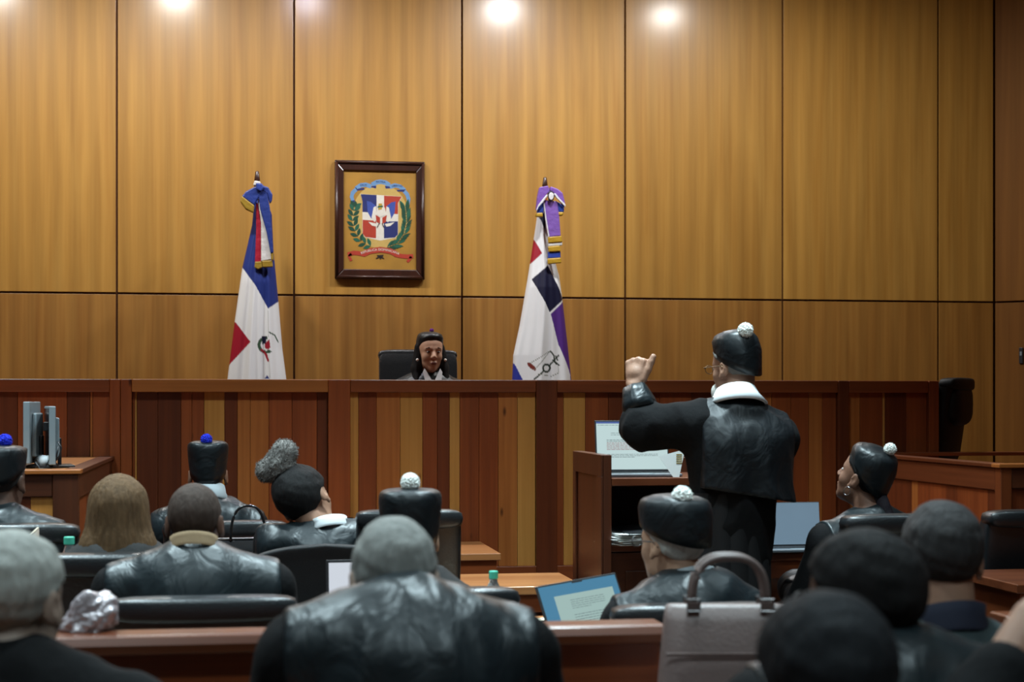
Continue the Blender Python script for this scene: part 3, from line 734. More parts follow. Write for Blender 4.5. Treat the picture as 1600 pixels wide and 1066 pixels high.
def standing(label, px, py, D, skin_m):
    H = W(px, py, D); hx = .012
    root = Vector((H.x-hx, H.y-.05, 0))
    Hl = np.array((hx, .05, H.z)); h = Head(Hl, 32, -4, 0, .98)
    N = np.array((0, .0, 1.50))
    loc = lambda q, y: np.array(((q[0]-1140)*.00254, y, ZC-(q[1]-HY)*.00254))
    SL = np.array((-.165, -.0, 1.435)); SR = np.array((.165, 0, 1.385))
    EL = loc((1004, 664), .10); WL = loc((993, 603), .16)
    ER = np.array((.185, .12, 1.235)); WRr = np.array((.12, .33, 1.26))
    def torso(d=0., k=.06):
        return [E((-.02, 0, .98), np.array((.135, .115, .15))+d, k=k), E((-.01, -.005, 1.14), np.array((.145, .12, .17))+d, k=k), E((0, -.01, 1.31), np.array((.17, .125, .17))+d, k=k),
                Cn(N+(-.03, -.012, -.03), SL, .05+d, .055+d, .05), Cn(N+(.03, -.012, -.03), SR, .05+d, .055+d, .05)]
    P = torso()+[Cn(SL, EL, .052, .045, .03), Cn(EL, WL, .043, .029, .02), Cn(SR, ER, .052, .045, .03), Cn(ER, WRr, .043, .029, .02)]
    for s in (-1, 1):
        P += [Cn((s*.065-.03, 0, .95), (s*.07-.03, .01, .50), .075, .055, .05), Cn((s*.07-.03, .01, .50), (s*.075-.03, -.02, .10), .054, .042, .03), E((s*.08-.03, .05, .05), (.045, .135, .05), k=.03)]
    P += [Cn(N+(0, -.01, -.04), h.p(0, -.022, -.045), .060, .058, .03)]
    P += hand_prims(WL, (.10, .12, 1), (-.62, -.78, .05), (.8, -.55, -.1), (88, 95, 55), (.50, -.12, .90), 1.12)
    P += hand_prims(WRr, (-.2, 1, .1), (.2, -.05, 1), (-1, -.2, 0), (25, 30, 20))
    P += head_prims(h)
    X = axis(-.60, .40, .014, .0045, ((WL[0]-.085, WL[0]+.10), (Hl[0]-.125, Hl[0]+.125))); Y = axis(-.22, .58, .014, .0045, ((-.10, .30),)); Z = axis(0, 1.83, .015, .0045, ((1.53, 1.83),))
    o = link('person', npmesh('person', *nets(field(P, X, Y, Z), X, Y, Z)), skin_m, None, root); tag(o, label, 'person')
    eyes(o, h)
    # robe: wide sleeves, body
    RP = torso(.024)+[Cn(SL, EL+(-.01, 0, -.012), .085, .085, .05), Cn(EL+(-.01, 0, -.01), WL*.62+EL*.38, .082, .052, .04), Cn(SR, ER, .075, .07, .05), Cn(ER, WRr*.8+ER*.2, .07, .06, .03),
                      Cn((-.02, 0, 1.1), (-.03, 0, .82), .14, .145, .05)]
    X = axis(-.62, .40, .009); Y = axis(-.24, .40, .010); Z = axis(.84, 1.56, .009)
    Fr = field(RP, X, Y, Z)
    w1, w2 = wob(31, 18, 7, (1, 1, .6)), wob(32, 46, 8, (1, 1, .6))
    displace(Fr, X, Y, Z, lambda x, y, z: .006*w1(x, y, z)+.009*(np.abs(w2(x, y, z))-.6))
    rb = sdf_obj('robe', Fr, X, Y, Z, robe_m, o)
    # satin back panel hanging to the waist, over the right arm
    YP = torso(.034)+[Cn(SR, ER+(-.01, -.05, .05), .085, .105, .06), Cn((-.08, -.05, 1.35), (-.085, -.07, 1.12), .10, .105, .06), Cn((.08, -.05, 1.35), (.10, -.07, 1.12), .10, .115, .06)]
    X = axis(-.30, .40, .008); Y = axis(-.26, .30, .009); Z = axis(1.08, 1.58, .008)
    Fy = field(YP, X, Y, Z)
    displace(Fy, X, Y, Z, lambda x, y, z: .004*w1(x, y, z)+.006*(np.abs(w2(x, y, z))-.6)+.004*np.sin(x*42+1)*np.clip((1.40-z)*4, 0, 1)*(y < 0))
    hemz = 1.165-.16*X
    Fy = np.maximum(Fy, np.maximum(np.maximum(-(X+.166), X-.208)[:, None, None], hemz[:, None, None]-Z[None, None, :])).astype(np.float32)
    sdf_obj('back_panel', Fy, X, Y, Z, satin('satin_dark', (.006, .008, .010), .50, .3, .3), rb)
    # satin cuff of the raised sleeve
    d = (WL-EL)/np.linalg.norm(WL-EL); a1 = np.cross(d, (0, 1, 0)); a1 /= np.linalg.norm(a1); a2 = np.cross(d, a1)
    R = []
    for t, rd in ((.35, .066), (.36, .074), (.6, .066), (.8, .056), (.97, .048), (.98, .043), (.9, .038)):
        c = EL+(WL-EL)*t
        R.append([tuple(c+(a1*math.cos(k*PI/16)+a2*math.sin(k*PI/16))*(rd+.0025*math.sin(k*1.3))) for k in range(32)])
    MB().rings(R, True, True).build('cuff', satin_m, rb, smooth=True)
    # pleated skirt of the gown
    R = []; n = 168
    for z, a, b in ((1.17, .160, .135), (1.0, .158, .14), (.7, .160, .15), (.4, .170, .16), (.12, .180, .17), (.12, .15, .13)):
        R.append([((a*(1+.035*abs(math.sin(k*PI/n*14*1))*(1.2-z)**.5*1.6))*math.cos(2*PI*k/n)-.03, (b*(1+.035*abs(math.sin(k*PI/n*14*1))*1.6))*math.sin(2*PI*k/n)-.005, z) for k in range(n)])
    MB().rings(R, True, True).build('skirt', skirt_m, rb, smooth=False)
    return o, h, N

# ---- the cast
o, h, N = standing('standing man in black robe and white pompon cap raising his fist at the lectern', 1149, 576, 6.6, SK_MD)
cap(o, h, cap_m, pom_white, 1.2, .084, .0, .35, 4, 2.3, 1.0, poff=(-.03, -.078), pdz=-.030); collar(o, N+(0, .0, .026), h, white_cl, .068, .078, .058, .036)
hair_short(o, h, H_GY, .006, .07, -.075); glasses(o, h, frame_bronze)
hb = MB().sell((0, .072, -.092), (.05, .042, .042), (.8, .8), 18, 10); head_part(o, hb, 'beard', H_WH, h)

o, h, N = seated('woman judge in black cap and white collar seated facing us behind the high bench', 672, 551, 10.4, SK_LT, heading=188, pitch=-2, seat_dz=.6, fem=True, sc=1.0, lean=.04, hz=.15, w=.17, yoke_w=.21, seed=3, yoke=satin_soft)
cap(o, h, cap_m, pom_purple, .5, .080, -.026, 0, 5, 2.3, .7, poff=(-.012, .0))
def long_front(o, h):
    P = [h.e((0, -.03, .03), (.083, .09, .09), .02)]
    for s in (-1, 1): P += [h.c((s*.07, -.01, .03), (s*.088, .0, -.10), .026, .032, .02), h.c((s*.088, .0, -.10), (s*.098, .05, -.22), .032, .022, .02)]
    g = [axis(h.H[i]-a, h.H[i]+b, .007) for i, (a, b) in enumerate(((.16, .16), (.16, .16), (.26, .15)))]
    Fd = field(P, *g); q = h.loc(g[0][:, None, None], g[1][None, :, None], g[2][None, None, :])
    Fd = np.maximum(Fd, (np.minimum(q[1]-.03, .066-np.abs(q[0]))+0*q[2]).astype(np.float32)); displace(Fd, *g, lambda x, y, z: .0016*wob(8, 160, 7, (1, 1, .1))(x, y, z))
    sdf_obj('hair', Fd, *g, H_BK, o)
long_front(o, h)
for s in (-1, 1):
    head_part(o, MB().ball((s*.090, .034, -.046), .009), 'earring', glassy, h)
    head_part(o, MB().tube([(s*.014, .0885, .024), (s*.03, .089, .031), (s*.048, .078, .024)], [.003, .0032, .002], 6), 'eyebrow', H_BK, h)
head_part(o, MB().sell((0, .0925, -.066), (.021, .009, .0085), (.8, .8), 16, 8), 'lips', plain('lips_rose', srgb(118, 72, 64), .5), h)
# shirt collar points
for s in (-1, 1):
    MB().prism([(s*.004, -.02), (s*.05, .07), (s*.062, .045), (s*.040, -.075)], 0, .006).build('collar', white_cl, o, (N[0], N[1]+.105, N[2]-.018), (.32, 0, 0))
MB().prism([(-.012, 0), (.012, 0), (.02, -.08), (-.02, -.08)], 0, .006).build('necktie', robe_m, o, (N[0], N[1]+.112, N[2]-.035), (.25, 0, 0))

o, h, N = seated('seated man with blue pompon cap at far left before the monitors', 4, 754, 6.3, SK_DK, yaw=-18, lean=.05, hz=.122, seed=4, yoke=satin_soft)
cap(o, h, cap_m, pom_blue, 1.05, .088, -.015, .1, 6, 2.6, .2, poff=(.02, -.01), lift=.028); hair_short(o, h, H_DG, .005, .07, -.05)
o, h, N = seated('seated man in a tall squared cap with a round blue pompon and grey collar', 325, 744, 7.4, SK_BR, lean=.05, hz=.128, seed=5, yoke_w=.25)
cap(o, h, cap_m, pom_blue, 1.0, .079, .0, 0, 7, 3.2, .0, flare=.15, poff=(-.005, -.065), pdz=-.008); collar(o, N+(0, -.004, .036), h, grey_cl, .066, .076, .055, .02); hair_short(o, h, H_BK, .005, .07, -.05)
o, h, N = seated('seated woman with long straight auburn hair over a dark robe', 186, 806, 5.6, SK_LT, sc=1.06, lean=.05, hz=.095, seed=6, robe=robe_gy, yoke=None, fem=True, w=.17)
def long_hair(o, h):
    P = [h.e((0, -.015, .040), (.079, .100, .095), .02), h.c((0, -.045, .03), (.0, -.085, -.19), .080, .066, .04)]
    for s in (-1, 1): P += [h.c((s*.035, -.03, .05), (s*.068, -.05, -.10), .050, .048, .03), h.c((s*.068, -.05, -.10), (s*.078, -.06, -.20), .048, .030, .03)]
    P += [h.c((.075, -.05, -.12), (.108, -.06, -.235), .032, .006, .02)]
    g = [axis(h.H[i]-a, h.H[i]+b, .0055) for i, (a, b) in enumerate(((.18, .18), (.2, .16), (.28, .17)))]
    Fd = field(P, *g); q = h.loc(g[0][:, None, None], g[1][None, :, None], g[2][None, None, :])
    Fd = np.maximum(Fd, (np.minimum(q[1]-.05, np.minimum(.06-np.abs(q[0]), .075-q[2]))).astype(np.float32))
    w = wob(9, 22)
    def strands(x, y, z):
        a = np.arctan2(y-h.H[1]-.0, x-h.H[0])
        return .0010*np.sin(a*47+3.5*w(x, y, z*.25))+.0008*np.sin(a*83+4*w(z*.2, x, y))
    displace(Fd, *g, strands); sdf_obj('hair', Fd, *g, H_BR, o)
long_hair(o, h)
o, h, N = seated('seated bald dark-skinned man with tan collar and broad satin shoulders', 304, 820, 5.0, SK_DK, yaw=-8, lean=.08, hz=.092, nlean=.06, w=.215, seed=7, yoke=satin_soft, yoke_w=.255, folds=.6, slope=-.01, neck_r=.062)
collar(o, N+(0, -.012, .044), h, cream_cl, .062, .076, .020, .008); hair_short(o, h, hairm('stubble', (62, 50, 44)), .003, .06, -.06, amp=.0005)
o, h, N = seated('seated woman leaning her head left with a frizzy grey bun on top', 476, 784, 6.45, SK_MD, sc=1.13, yaw=-30, roll=-27, lean=.06, hx=-.095, hz=.108, slope=-.062, seed=8, fem=True, neck_r=.052, yoke_w=.285, w=.215, folds=1.6)
collar(o, N+(-.005, -.010, .034), h, white_cl, .066, .078, .024, .012); hair_short(o, h, H_BK, .013, .068, -.09, amp=.001)
def bun(o, h):
    P = [h.c((-.005, -.045, .150), (.026, -.04, .176), .050, .044, .02), h.c((-.03, -.055, .140), (-.050, -.06, .145), .044, .040, .02), h.c((0, -.03, .10), (0, -.045, .14), .04, .035, .02)]
    c = h.p(0, -.045, .15)
    g = [axis(c[i]-.14, c[i]+.14, .0042) for i in range(3)]
    Fd = field(P, *g); displace(Fd, *g, lambda x, y, z: .0018*wob(10, 230, 12)(x, y, z)+.0016*wob(11, 520, 12)(x, y, z)); hb = sdf_obj('hair_bun', Fd, *g, H_SALT, o)
    rg = random.Random(12); b = MB(); vs = hb.data.vertices
    for _ in range(2600):
        v = vs[rg.randrange(len(vs))]; d = (v.normal+Vector((rg.gauss(0, .9), rg.gauss(0, .9), rg.gauss(0, .9)))).normalized(); a = d.orthogonal().normalized()*.0011; e2 = d.cross(a)
        L = rg.uniform(.004, .011); q = v.co+d*L*.6+v.normal*.002; t_ = v.co+d*L+v.normal.cross(d)*L*.5
        b.add([v.co+a, v.co-a*.5+e2*.87, v.co-a*.5-e2*.87, q+a*.7, q-a*.35+e2*.6, q-a*.35-e2*.6, t_], [(0, 1, 4, 3), (1, 2, 5, 4), (2, 0, 3, 5), (3, 4, 6), (4, 5, 6), (5, 3, 6)])
    tag(b.build('frizz', H_SALT, hb), kind='stuff')
bun(o, h)
o, h, N = seated('seated man in black cap with white pompon in front of the grey-haired man', 641, 842, 5.1, SK_LT, yaw=-6, lean=.06, hz=.135, seed=9, robe=robe_gy, yoke=None)
cap(o, h, cap_m, pom_white, 1.15, .086, .0, 0, 8, 2.7, .15, flare=.14, poff=(0, -.035)); hair_short(o, h, H_BK, .008, .07, -.06)
o, h, N = seated('grey-haired man in the foreground, head bowed, satin robe across wide shoulders', 616, 914, 3.2, SK_ASH, pitch=-28, lean=.10, hx=-.02, hz=.022, nlean=.09, w=.205, bulk=1.1, seed=10, yoke_w=.235, neck_r=.062, folds=1.0)
hair_short(o, h, H_GY, .007, .062, -.062)
o, h, N = seated('seated grey-haired man with glasses and white pompon cap at blue-screened laptop', 1050, 850, 5.0, SK_LT, yaw=34, lean=.06, hx=-.05, hz=.13, seed=11, w=.195, yoke_w=.24)
cap(o, h, cap_m, pom_white, 1.2, .096, -.005, .15, 9, 2.5, .6, poff=(-.034, -.058), lift=.012, slope=.32, pdz=-.022); hair_short(o, h, H_WH, .014, .07, -.075, amp=.002); glasses(o, h, plastic_bk)
collar(o, N+(0, -.004, .030), h, grey_cl, .064, .072, .024, .008)
o, h, N = seated('seated woman looking up left with hoop earring, ponytail and white pompon cap', 1350, 748, 6.6, SK_BR, yaw=27, pitch=24, lean=.04, hx=-.015, hz=.15, w=.2, heading=12, seed=12, fem=True, yoke=satin_soft, yoke_w=.225)
cap(o, h, cap_m, pom_white, .95, .082, -.015, .1, 10, 2.3, .8, poff=(.0, -.045)); hair_short(o, h, H_BK, .007, .072, -.07)
head_part(o, MB().tube([(-.088, .004+.014*math.sin(a), -.053+.017*math.cos(a)) for a in np.linspace(0, 2*PI, 24, endpoint=False)], .0017, 6, closed=True), 'earring', chrome, h)
pt = [h.p(.0, -.085, -.03)]
pt = [pt[0], pt[0]+(.01, -.03, -.06), N+(.03, -.125, -.05), N+(.045, -.15, -.16), N+(.04, -.15, -.26)]
MB().tube([tuple(p) for p in pt], [.03, .028, .024, .022, .008], 12).build('ponytail', hairm('ponytail', (34, 28, 34)), o, smooth=True)

o, h, N = seated('seated man at right in grey-green jacket and navy collar, close-cropped dark hair', 1472, 877, 3.6, SK_MD, yaw=-10, lean=.05, hz=.165, seed=13, robe=jacket_m, yoke=None, w=.19, neck_r=.06)
hair_short(o, h, H_DG, .010, .07, -.042); collar(o, N+(0, -.006, .030), h, navy_cl, .072, .078, .042, .008)
o, h, N = seated('dark-haired man with glasses turned left, blurred, in front of the seated cropped man', 1352, 944, 2.7, SK_DK, sc=.93, yaw=40, roll=-10, lean=.05, hx=-.035, hz=.085, seed=14, robe=robe_m, yoke=satin_soft, w=.215)
hair_short(o, h, hairm('near_black', (26, 24, 24)), .012, .07, -.06); glasses(o, h, plastic_bk)
o, h, N = seated('very near dark-haired person at bottom right, only a blurred head and shoulder', 1290, 1078, 2.1, SK_DK, sc=.92, yaw=6, lean=.05, hz=.15, seed=15, yoke=None)
hair_short(o, h, hairm('dark_blue_black', (22, 23, 26)), .016, .07, -.08)
o, h, N = seated('grey-haired man at lower left edge, blurred, in a black robe', 20, 944, 2.9, SK_ASH, yaw=-24, lean=.06, hz=.095, slope=.01, seed=16, yoke=None, w=.2)
hair_short(o, h, H_LG, .008, .065, -.075)
def chin_arm(root, r, N, h, w):
    q = lambda px, py, D: np.array(W(px, py, D))-np.array(root)
    S = np.array((-w, .05, N[2]-.105)); El = q(1528, 1120, 2.5); Wr = q(1612, 968, 2.55)
    d = (Wr-El)/np.linalg.norm(Wr-El)
    B = [Cn(S, El, .05, .043, .03), Cn(El, Wr, .042, .031, .02)]+hand_prims(Wr, (.75, .05, .6), (-.4, -.6, .5), (.3, .5, .8), (40, 50, 30))
    Rb = [Cn(S, El, .075, .068, .04), Cn(El, El*.6+Wr*.4, .066, .058, .03)]
    return B, Rb, ((Wr[0]-.07, Wr[0]+.13),), (), ((Wr[2]-.08, Wr[2]+.13),)
o, h, N = seated('person just outside the right edge, only a bare forearm in view', 1790, 905, 2.55, SK_MD, yaw=10, lean=.06, hz=.15, seed=17, yoke=None, extra=chin_arm, skip=-1)
hair_short(o, h, H_DG, .008, .07, -.06)
# ================================================================== CHAIRS
def chair(label, px, D, top, heading=0, wd=.48, mat=None, group='black leather courtroom chairs', seat=.45, base=0., curved=False, off=(0, 0), high=False):
    """px, D: where the middle of the backrest's top edge stands"""
    p = at(px, D); r = math.radians(heading)
    o = Vector((p.x, p.y, base))+Matrix.Rotation(r, 3, 'Z') @ Vector((0, .26, 0))
    t = empty('office_chair', o, r, label, 'chair', group or 'black leather courtroom chairs'); mat = mat or leather
    hh = (top-base-seat-.06); zc = top-base-hh/2
    b = MB().sell((0, 0, 0), (wd/2, .045, hh/2), (.16, .30), 40, 20)
    V = []
    for x, y, z in b.V:
        f = z/(hh/2)
        y += -.05*f*abs(f)+.03*(x/(wd/2))**2*(1 if not curved else 2.2)
        if curved: z += -.045*(x/(wd/2))**2*max(0, f)
        V.append((x, y, z))
    b.V = V; b.build('backrest', mat, t, (0, -.22, zc), smooth=True)
    if not curved:
        k = MB().sell((0, 0, 0), (wd/2+.004, .052, .038), (.5, .30), 40, 10)
        k.V = [(x, y+.03*(x/(wd/2))**2, z) for x, y, z in k.V]
        k.build('top_roll', mat, t, (0, -.272, top-base-.034), smooth=True)
    if high:
        MB().sell((0, 0, 0), (wd/2-.04, .075, .13), (.6, .5), 32, 14).build('headrest', mat, t, (0, -.235, top-base-.15), smooth=True)
        MB().sell((0, 0, 0), (wd/2-.03, .06, .15), (.6, .5), 32, 14).build('lumbar_pad', mat, t, (0, -.17, seat+.28), smooth=True)
    MB().sell((0, 0, 0), (wd/2, .24, .05), (.35, .35), 36, 12).build('seat', mat, t, (0, .02, seat-.05), smooth=True)
    for s in (() if high else (-1, 1)):
        MB().tube([(s*(wd/2+.01), -.19, seat+.03), (s*(wd/2+.035), -.16, seat+.20), (s*(wd/2+.035), .12, seat+.20), (s*(wd/2+.02), .16, seat-.04), (s*(wd/2-.05), .14, seat-.06)], .017, 8).build('armrest', plastic_bk, t, smooth=True)
    MB().lathe([(.028, .07), (.028, .25), (.018, .25), (.018, seat-.09), (.06, seat-.09), (.06, seat-.075)], 16).build('gas_column', chrome, t, smooth=False)
    for k in range(5):
        a = 2*PI*k/5+.3
        MB().tube([(0, 0, .09), (.27*math.cos(a), .27*math.sin(a), .065)], [.026, .016], 8).build('base_leg', plastic_bk, t)
        MB().lathe([(.028, -.012), (.028, .012)], 14, M=Matrix.Translation((.275*math.cos(a), .275*math.sin(a), .0285)) @ Matrix.Rotation(a, 4, 'Z') @ Matrix.Rotation(PI/2, 4, 'X')).build('caster', plastic_bk, t)
    return t
chair('wide black leather chair back behind the auburn-haired woman', 168, 5.30, 1.04, wd=.56)
chair('black leather chair holding the bald man with tan collar', 318, 4.68, .975, wd=.52)
chair('matte black curved mesh chair back behind the woman with the bun', 508, 6.08, 1.005, wd=.54, mat=mesh_black, curved=True, group=None)
chair('empty black leather chair right of the white pompon man, facing the bench', 640, 6.3, 1.115, wd=.40)
chair('black leather chair holding the white pompon man beside the water bottle', 690, 4.8, .985, wd=.45)
chair('black leather chair holding the squared cap man with blue pompon', 352, 7.05, 1.02, wd=.52)
chair('black leather chair under the far left blue pompon man', 20, 5.98, 1.085, wd=.46)
chair('black leather chair holding the glasses man at the blue-screened laptop', 1095, 4.68, .955, wd=.50)
chair('black leather chair with shiny top holding the ponytailed woman', 1412, 6.15, 1.108, wd=.46)
chair('empty black leather chair cut by the right edge before the high desk', 1612, 7.0, 1.07, wd=.42, heading=8)
chair('black leather judge chair behind the woman judge at the bench', 652, 10.68, 1.86, 180, wd=.50, base=.6, seat=.5)
chair('tall black executive chair turned sideways past the right end of the bench', 1499, 9.80, 1.665, 52, wd=.50, mat=plain('dull_black_leather', (.007, .008, .009), .55, spec=.25), base=.6, seat=.5, high=True)

# ================================================================== LECTERN
LX, LY, LW, LD, LT = 1.475, 6.75, .62, .60, 1.305
lec = empty('lectern', (LX, LY, 0), 0, 'tall dark wood lectern with open shelves in front of the standing man', 'lectern')
for a, nm in ((0, 'side_panel'), (LW-.035, 'side_panel')):
    sp = cbox(nm, a, a+.035, 0, LD, 0, LT, W_CD, lec, .003)
    if a == 0:
        for (y0, y1, z0, z1) in ((.0, LD, LT-.09, LT), (0, .09, .0, LT-.09), (LD-.06, LD, 0, LT-.09), (.09, LD-.06, 0, .1)):
            cbox('frame_strip', -.010, -.001, y0+.0005, y1-.0005, z0, z1-.0005, W_CD, lec, .002)
cbox('front_panel', .036, LW-.036, LD-.03, LD, 0, LT-.03, W_CD, lec, .003)
cbox('shelf', .036, LW-.036, .0, LD-.031, 1.175, 1.208, W_DX, lec, .003)
cbox('shelf', .036, LW-.036, .02, LD-.031, .90, .928, W_DX, lec, .003)
cbox('door', .038, LW-.038, .03, .05, .1, .895, W_CX, lec, .003)
cbox('door_panel', .10, LW-.10, .022, .03, .2, .82, W_CD, lec, .004)

# papers
def sheet(name, label, px, D, z, w, d, rot, n=1, mat=None, tilt=0, group=None):
    p = at(px, D); t = empty(name, (p.x, p.y, z), math.radians(rot), label, 'papers', group)
    for k in range(n):
        MB().bb(-w/2, w/2, -d/2, d/2, 0, .002).build('sheet', mat or paper_m, t, (random.uniform(-.01, .01), random.uniform(-.01, .01), k*.0045+.001), (tilt, 0, random.uniform(-.12, .12)*(n > 1)))
    return t
# ================================================================== LAPTOPS
scr_white = plain('screen_white', (.02, .02, .02), .2, emit=(.62, .80, .80, .8))
scr_blue = plain('screen_blue', (.02, .02, .02), .2, emit=(.10, .36, .60, .55))
scr_dark = plain('screen_toolbar', (.02, .02, .02), .2, emit=(.12, .2, .62, .5))
scr_txt = plain('screen_text', (.02, .02, .02), .3, emit=(.22, .30, .32, .5))
scr_red = plain('screen_red_text', (.02, .02, .02), .3, emit=(.45, .16, .18, .6))
scr_page = plain('screen_page', (.02, .02, .02), .2, emit=(.52, .74, .70, .62))
alu = plain('laptop_aluminium', srgb(130, 138, 146), .35, .6); keysm = plain('keys_black', (.02, .02, .022), .5)
def laptop(label, px, D, z, heading, w, d, tilt, body, painter, lidback=None):
    p = at(px, D)
    t = empty('laptop', (p.x, p.y, z), math.radians(heading), label, 'laptop')
    MB().bb(-w/2, w/2, 0, d, 0.002, .014).build('base', body, t, bevel=.003)
    k = MB()
    for r_ in range(5):
        for c in range(13):
            k.bb(-w/2+.02+c*(w-.04)/13, -w/2+.02+(c+.86)*(w-.04)/13, .09*d/.22+r_*.019, .09*d/.22+r_*.019+.016, .014, .0155)
    k.build('keyboard', keysm, t)
    MB().bb(-.045, .045, .012, .07*d/.22, .014, .0146).build('trackpad', plastic_gy, t)
    L = MB().bb(-w/2, w/2, -.003, .004, 0, d).build('lid', lidback or body, t, (0, d-.002, .014), (-tilt, 0, 0), bevel=.002)
    MB().bb(-w/2+.0035, w/2-.0035, -.0042, -.0032, .003, d-.003).build('bezel', keysm, L)
    painter(L, w, d)
    return t
def rect(L, name, mat, x0, x1, z0, z1, lay=1):
    return MB().bb(x0, x1, -.0044-.0003*lay, -.0043-.0003*lay+.0002, z0, z1).build(name, mat, L)
def textblock(L, mat, x0, x1, ztop, n, dz, th, seed, name='text'):
    rg = random.Random(seed); b = MB()
    for i in range(n):
        x = x0; xe = x1 if i < n-1 else x0+(x1-x0)*.55; z = ztop-i*dz
        while x < xe:
            ww = rg.uniform(.006, .02); b.bb(x, min(x+ww, xe), -.0053, -.0051, z-th, z); x += ww+.0028
    return tag(b.build(name, mat, L), kind='stuff')
def paint_doc(L, w, d):
    rect(L, 'screen', scr_white, -w/2+.006, w/2-.006, .010, d-.006)
    rect(L, 'toolbar', scr_dark, -w/2+.006, w/2-.006, d-.014, d-.006, 2)
    textblock(L, scr_txt, -w/2+.012, w/2-.10, d-.020, 1, .01, .0018, 1)
    textblock(L, scr_txt, -w/2+.07, w/2-.07, d-.055, 2, .008, .002, 2)
    textblock(L, scr_txt, -w/2+.05, w/2-.05, d-.085, 2, .006, .0022, 3)
    textblock(L, scr_red, -w/2+.05, w/2-.05, d-.097, 6, .006, .0022, 4, 'red_text')
    textblock(L, scr_txt, -w/2+.05, w/2-.05, d-.148, 3, .006, .002, 5)
def paint_blue(L, w, d):
    rect(L, 'screen', scr_blue, -w/2+.007, w/2-.007, .010, d-.007)
    rect(L, 'page', scr_page, -w/2+.055, w/2-.03, .010, d-.045, 2)
    rect(L, 'sidebar', scr_dark, -w/2+.010, -w/2+.05, .02, .045, 2)
    MB().bb(-.02, .02, -.0052, -.0049, d-.011, d-.006).build('camera_notch', keysm, L)
    textblock(L, scr_txt, -w/2+.11, w/2-.07, d-.065, 5, .007, .0016, 6)
    textblock(L, scr_txt, -w/2+.11, w/2-.07, d-.115, 7, .0085, .002, 7)
def paint_white(L, w, d): rect(L, 'screen', plain('screen_bright', (.02, .02, .02), .2, emit=(.80, .86, .95, .75)), -w/2+.009, w/2-.009, .012, d-.010)
def paint_off(L, w, d): rect(L, 'screen', plain('screen_grey_blue', (.10, .14, .18), .3, emit=(.17, .24, .31, .55)), -w/2+.002, w/2-.002, .006, d-.003)
laptop('laptop with a document on its bright screen on the lectern', 1008, 6.99, 1.208, 0, .325, .225, .16, alu, paint_doc, keysm)
laptop('laptop with tilted blue screen showing a page, beside the glasses man', 984, 5.22, .735, 20, .31, .21, .42, alu, paint_blue, keysm).rotation_euler[1] = -.10
sheet('paper_stack', 'stack of papers under the blue-screened laptop', 984, 5.32, .716, .2, .16, 18, 4)
laptop('laptop with plain white screen left of the bowed grey head', 598, 5.55, .75, 3, .33, .215, .12, alu, paint_white, keysm)
laptop('open laptop with blank grey-blue screen between standing man and ponytailed woman', 1256, 7.05, .885, 2, .30, .19, .12, alu, paint_off, keysm)
sheet('paper_stack', 'loose papers and folders lying on the lower lectern shelf', 993, 7.02, .929, .26, .24, 10, 11)
fl = empty('folder', at(1012, 7.02)+Vector((0, 0, .985)), .2, 'dark folder on top of the papers in the lectern', 'folder')
MB().bb(-.13, .13, -.1, .1, 0, .012).build('cover', plastic_bk, fl, (0, 0, 0), (.07, -.07, 0), bevel=.003)
bk = empty('document_pad', at(1050, 6.96)+Vector((0, 0, 1.21)), math.radians(-12), 'white document pad standing tilted right of the lectern laptop', 'papers')
MB().prism([(-.055, .085), (.055, .115), (.030, -.002), (.005, -.002)], 0, .004).build('page', paper_m, bk, (0, .0, .002), (-.05, 0, 0))
b = MB()
for k in range(5): b.bb(.018, .042, -.0012, -.0004, .055+k*.009, .059+k*.009)
b.build('printed_lines', plain('ink_ochre', srgb(150, 130, 70), .8), bk, (0, 0, .002), (-.05, 0, 0))
sheet('paper_sheet', 'cream sheet on the light counsel table left of the blue screen', 826, 6.12, .7155, .30, .16, 9, 1, plain('cream_paper', srgb(222, 212, 190), .8))

# ================================================================== MONITORS, MOUSE AND CABLES ON THE CLERK COUNTER
def monitor(label, px, D, heading, w, h_, z0, body, back):
    p = at(px, D); t = empty('monitor', (p.x, p.y, 1.236), math.radians(heading), label, 'monitor', 'clerk monitors')
    MB().bb(-w/2, w/2, -.014, .014, z0, z0+h_).build('panel', body, t, bevel=.004)
    MB().bb(-w/2+.01, w/2-.01, -.0155, -.0142, z0+.02, z0+h_-.01).build('screen', plain('screen_black', (.01, .01, .012), .15), t)
    MB().prism([(-w*.36, z0+.03), (w*.36, z0+.03), (w*.30, z0+h_-.05), (-w*.30, z0+h_-.05)], .014, .034).build('back_shell', back, t, bevel=.006)
    MB().bb(-.03, .03, .034, .048, .0, z0+h_*.45).build('stand', plastic_bk, t, bevel=.004)
    MB().bb(-.11, .11, -.07, .10, 0, .012).build('foot', plastic_bk, t, bevel=.004)
    return t
m1 = monitor('left of two grey monitors seen edge-on on the clerk counter', 50, 7.36, -91, .34, .27, .02, plastic_gy, plastic_gy)
MB().bb(-.02, .02, .05, .11, .16, .20).build('arm', plastic_bk, m1, bevel=.003)
monitor('right of two grey monitors seen edge-on, cables behind it', 78, 7.36, -80, .33, .255, .015, plastic_gy, plastic_gy)
p = at(66, 7.32); ms = empty('computer_mouse', (p.x, p.y, 1.237), .3, 'white rounded mouse between the two monitors', 'mouse')
MB().sell((0, 0, .026), (.034, .055, .028), (.8, .9), 20, 10).build('shell', white_cl, ms, smooth=True)
MB().lathe([(.004, -.006), (.006, 0), (.004, .006)], 10).build('wheel', plastic_bk, ms, (0, .025, .054), (0, PI/2, 0))
q = lambda px, py, D=7.22: tuple(W(px, py, D))
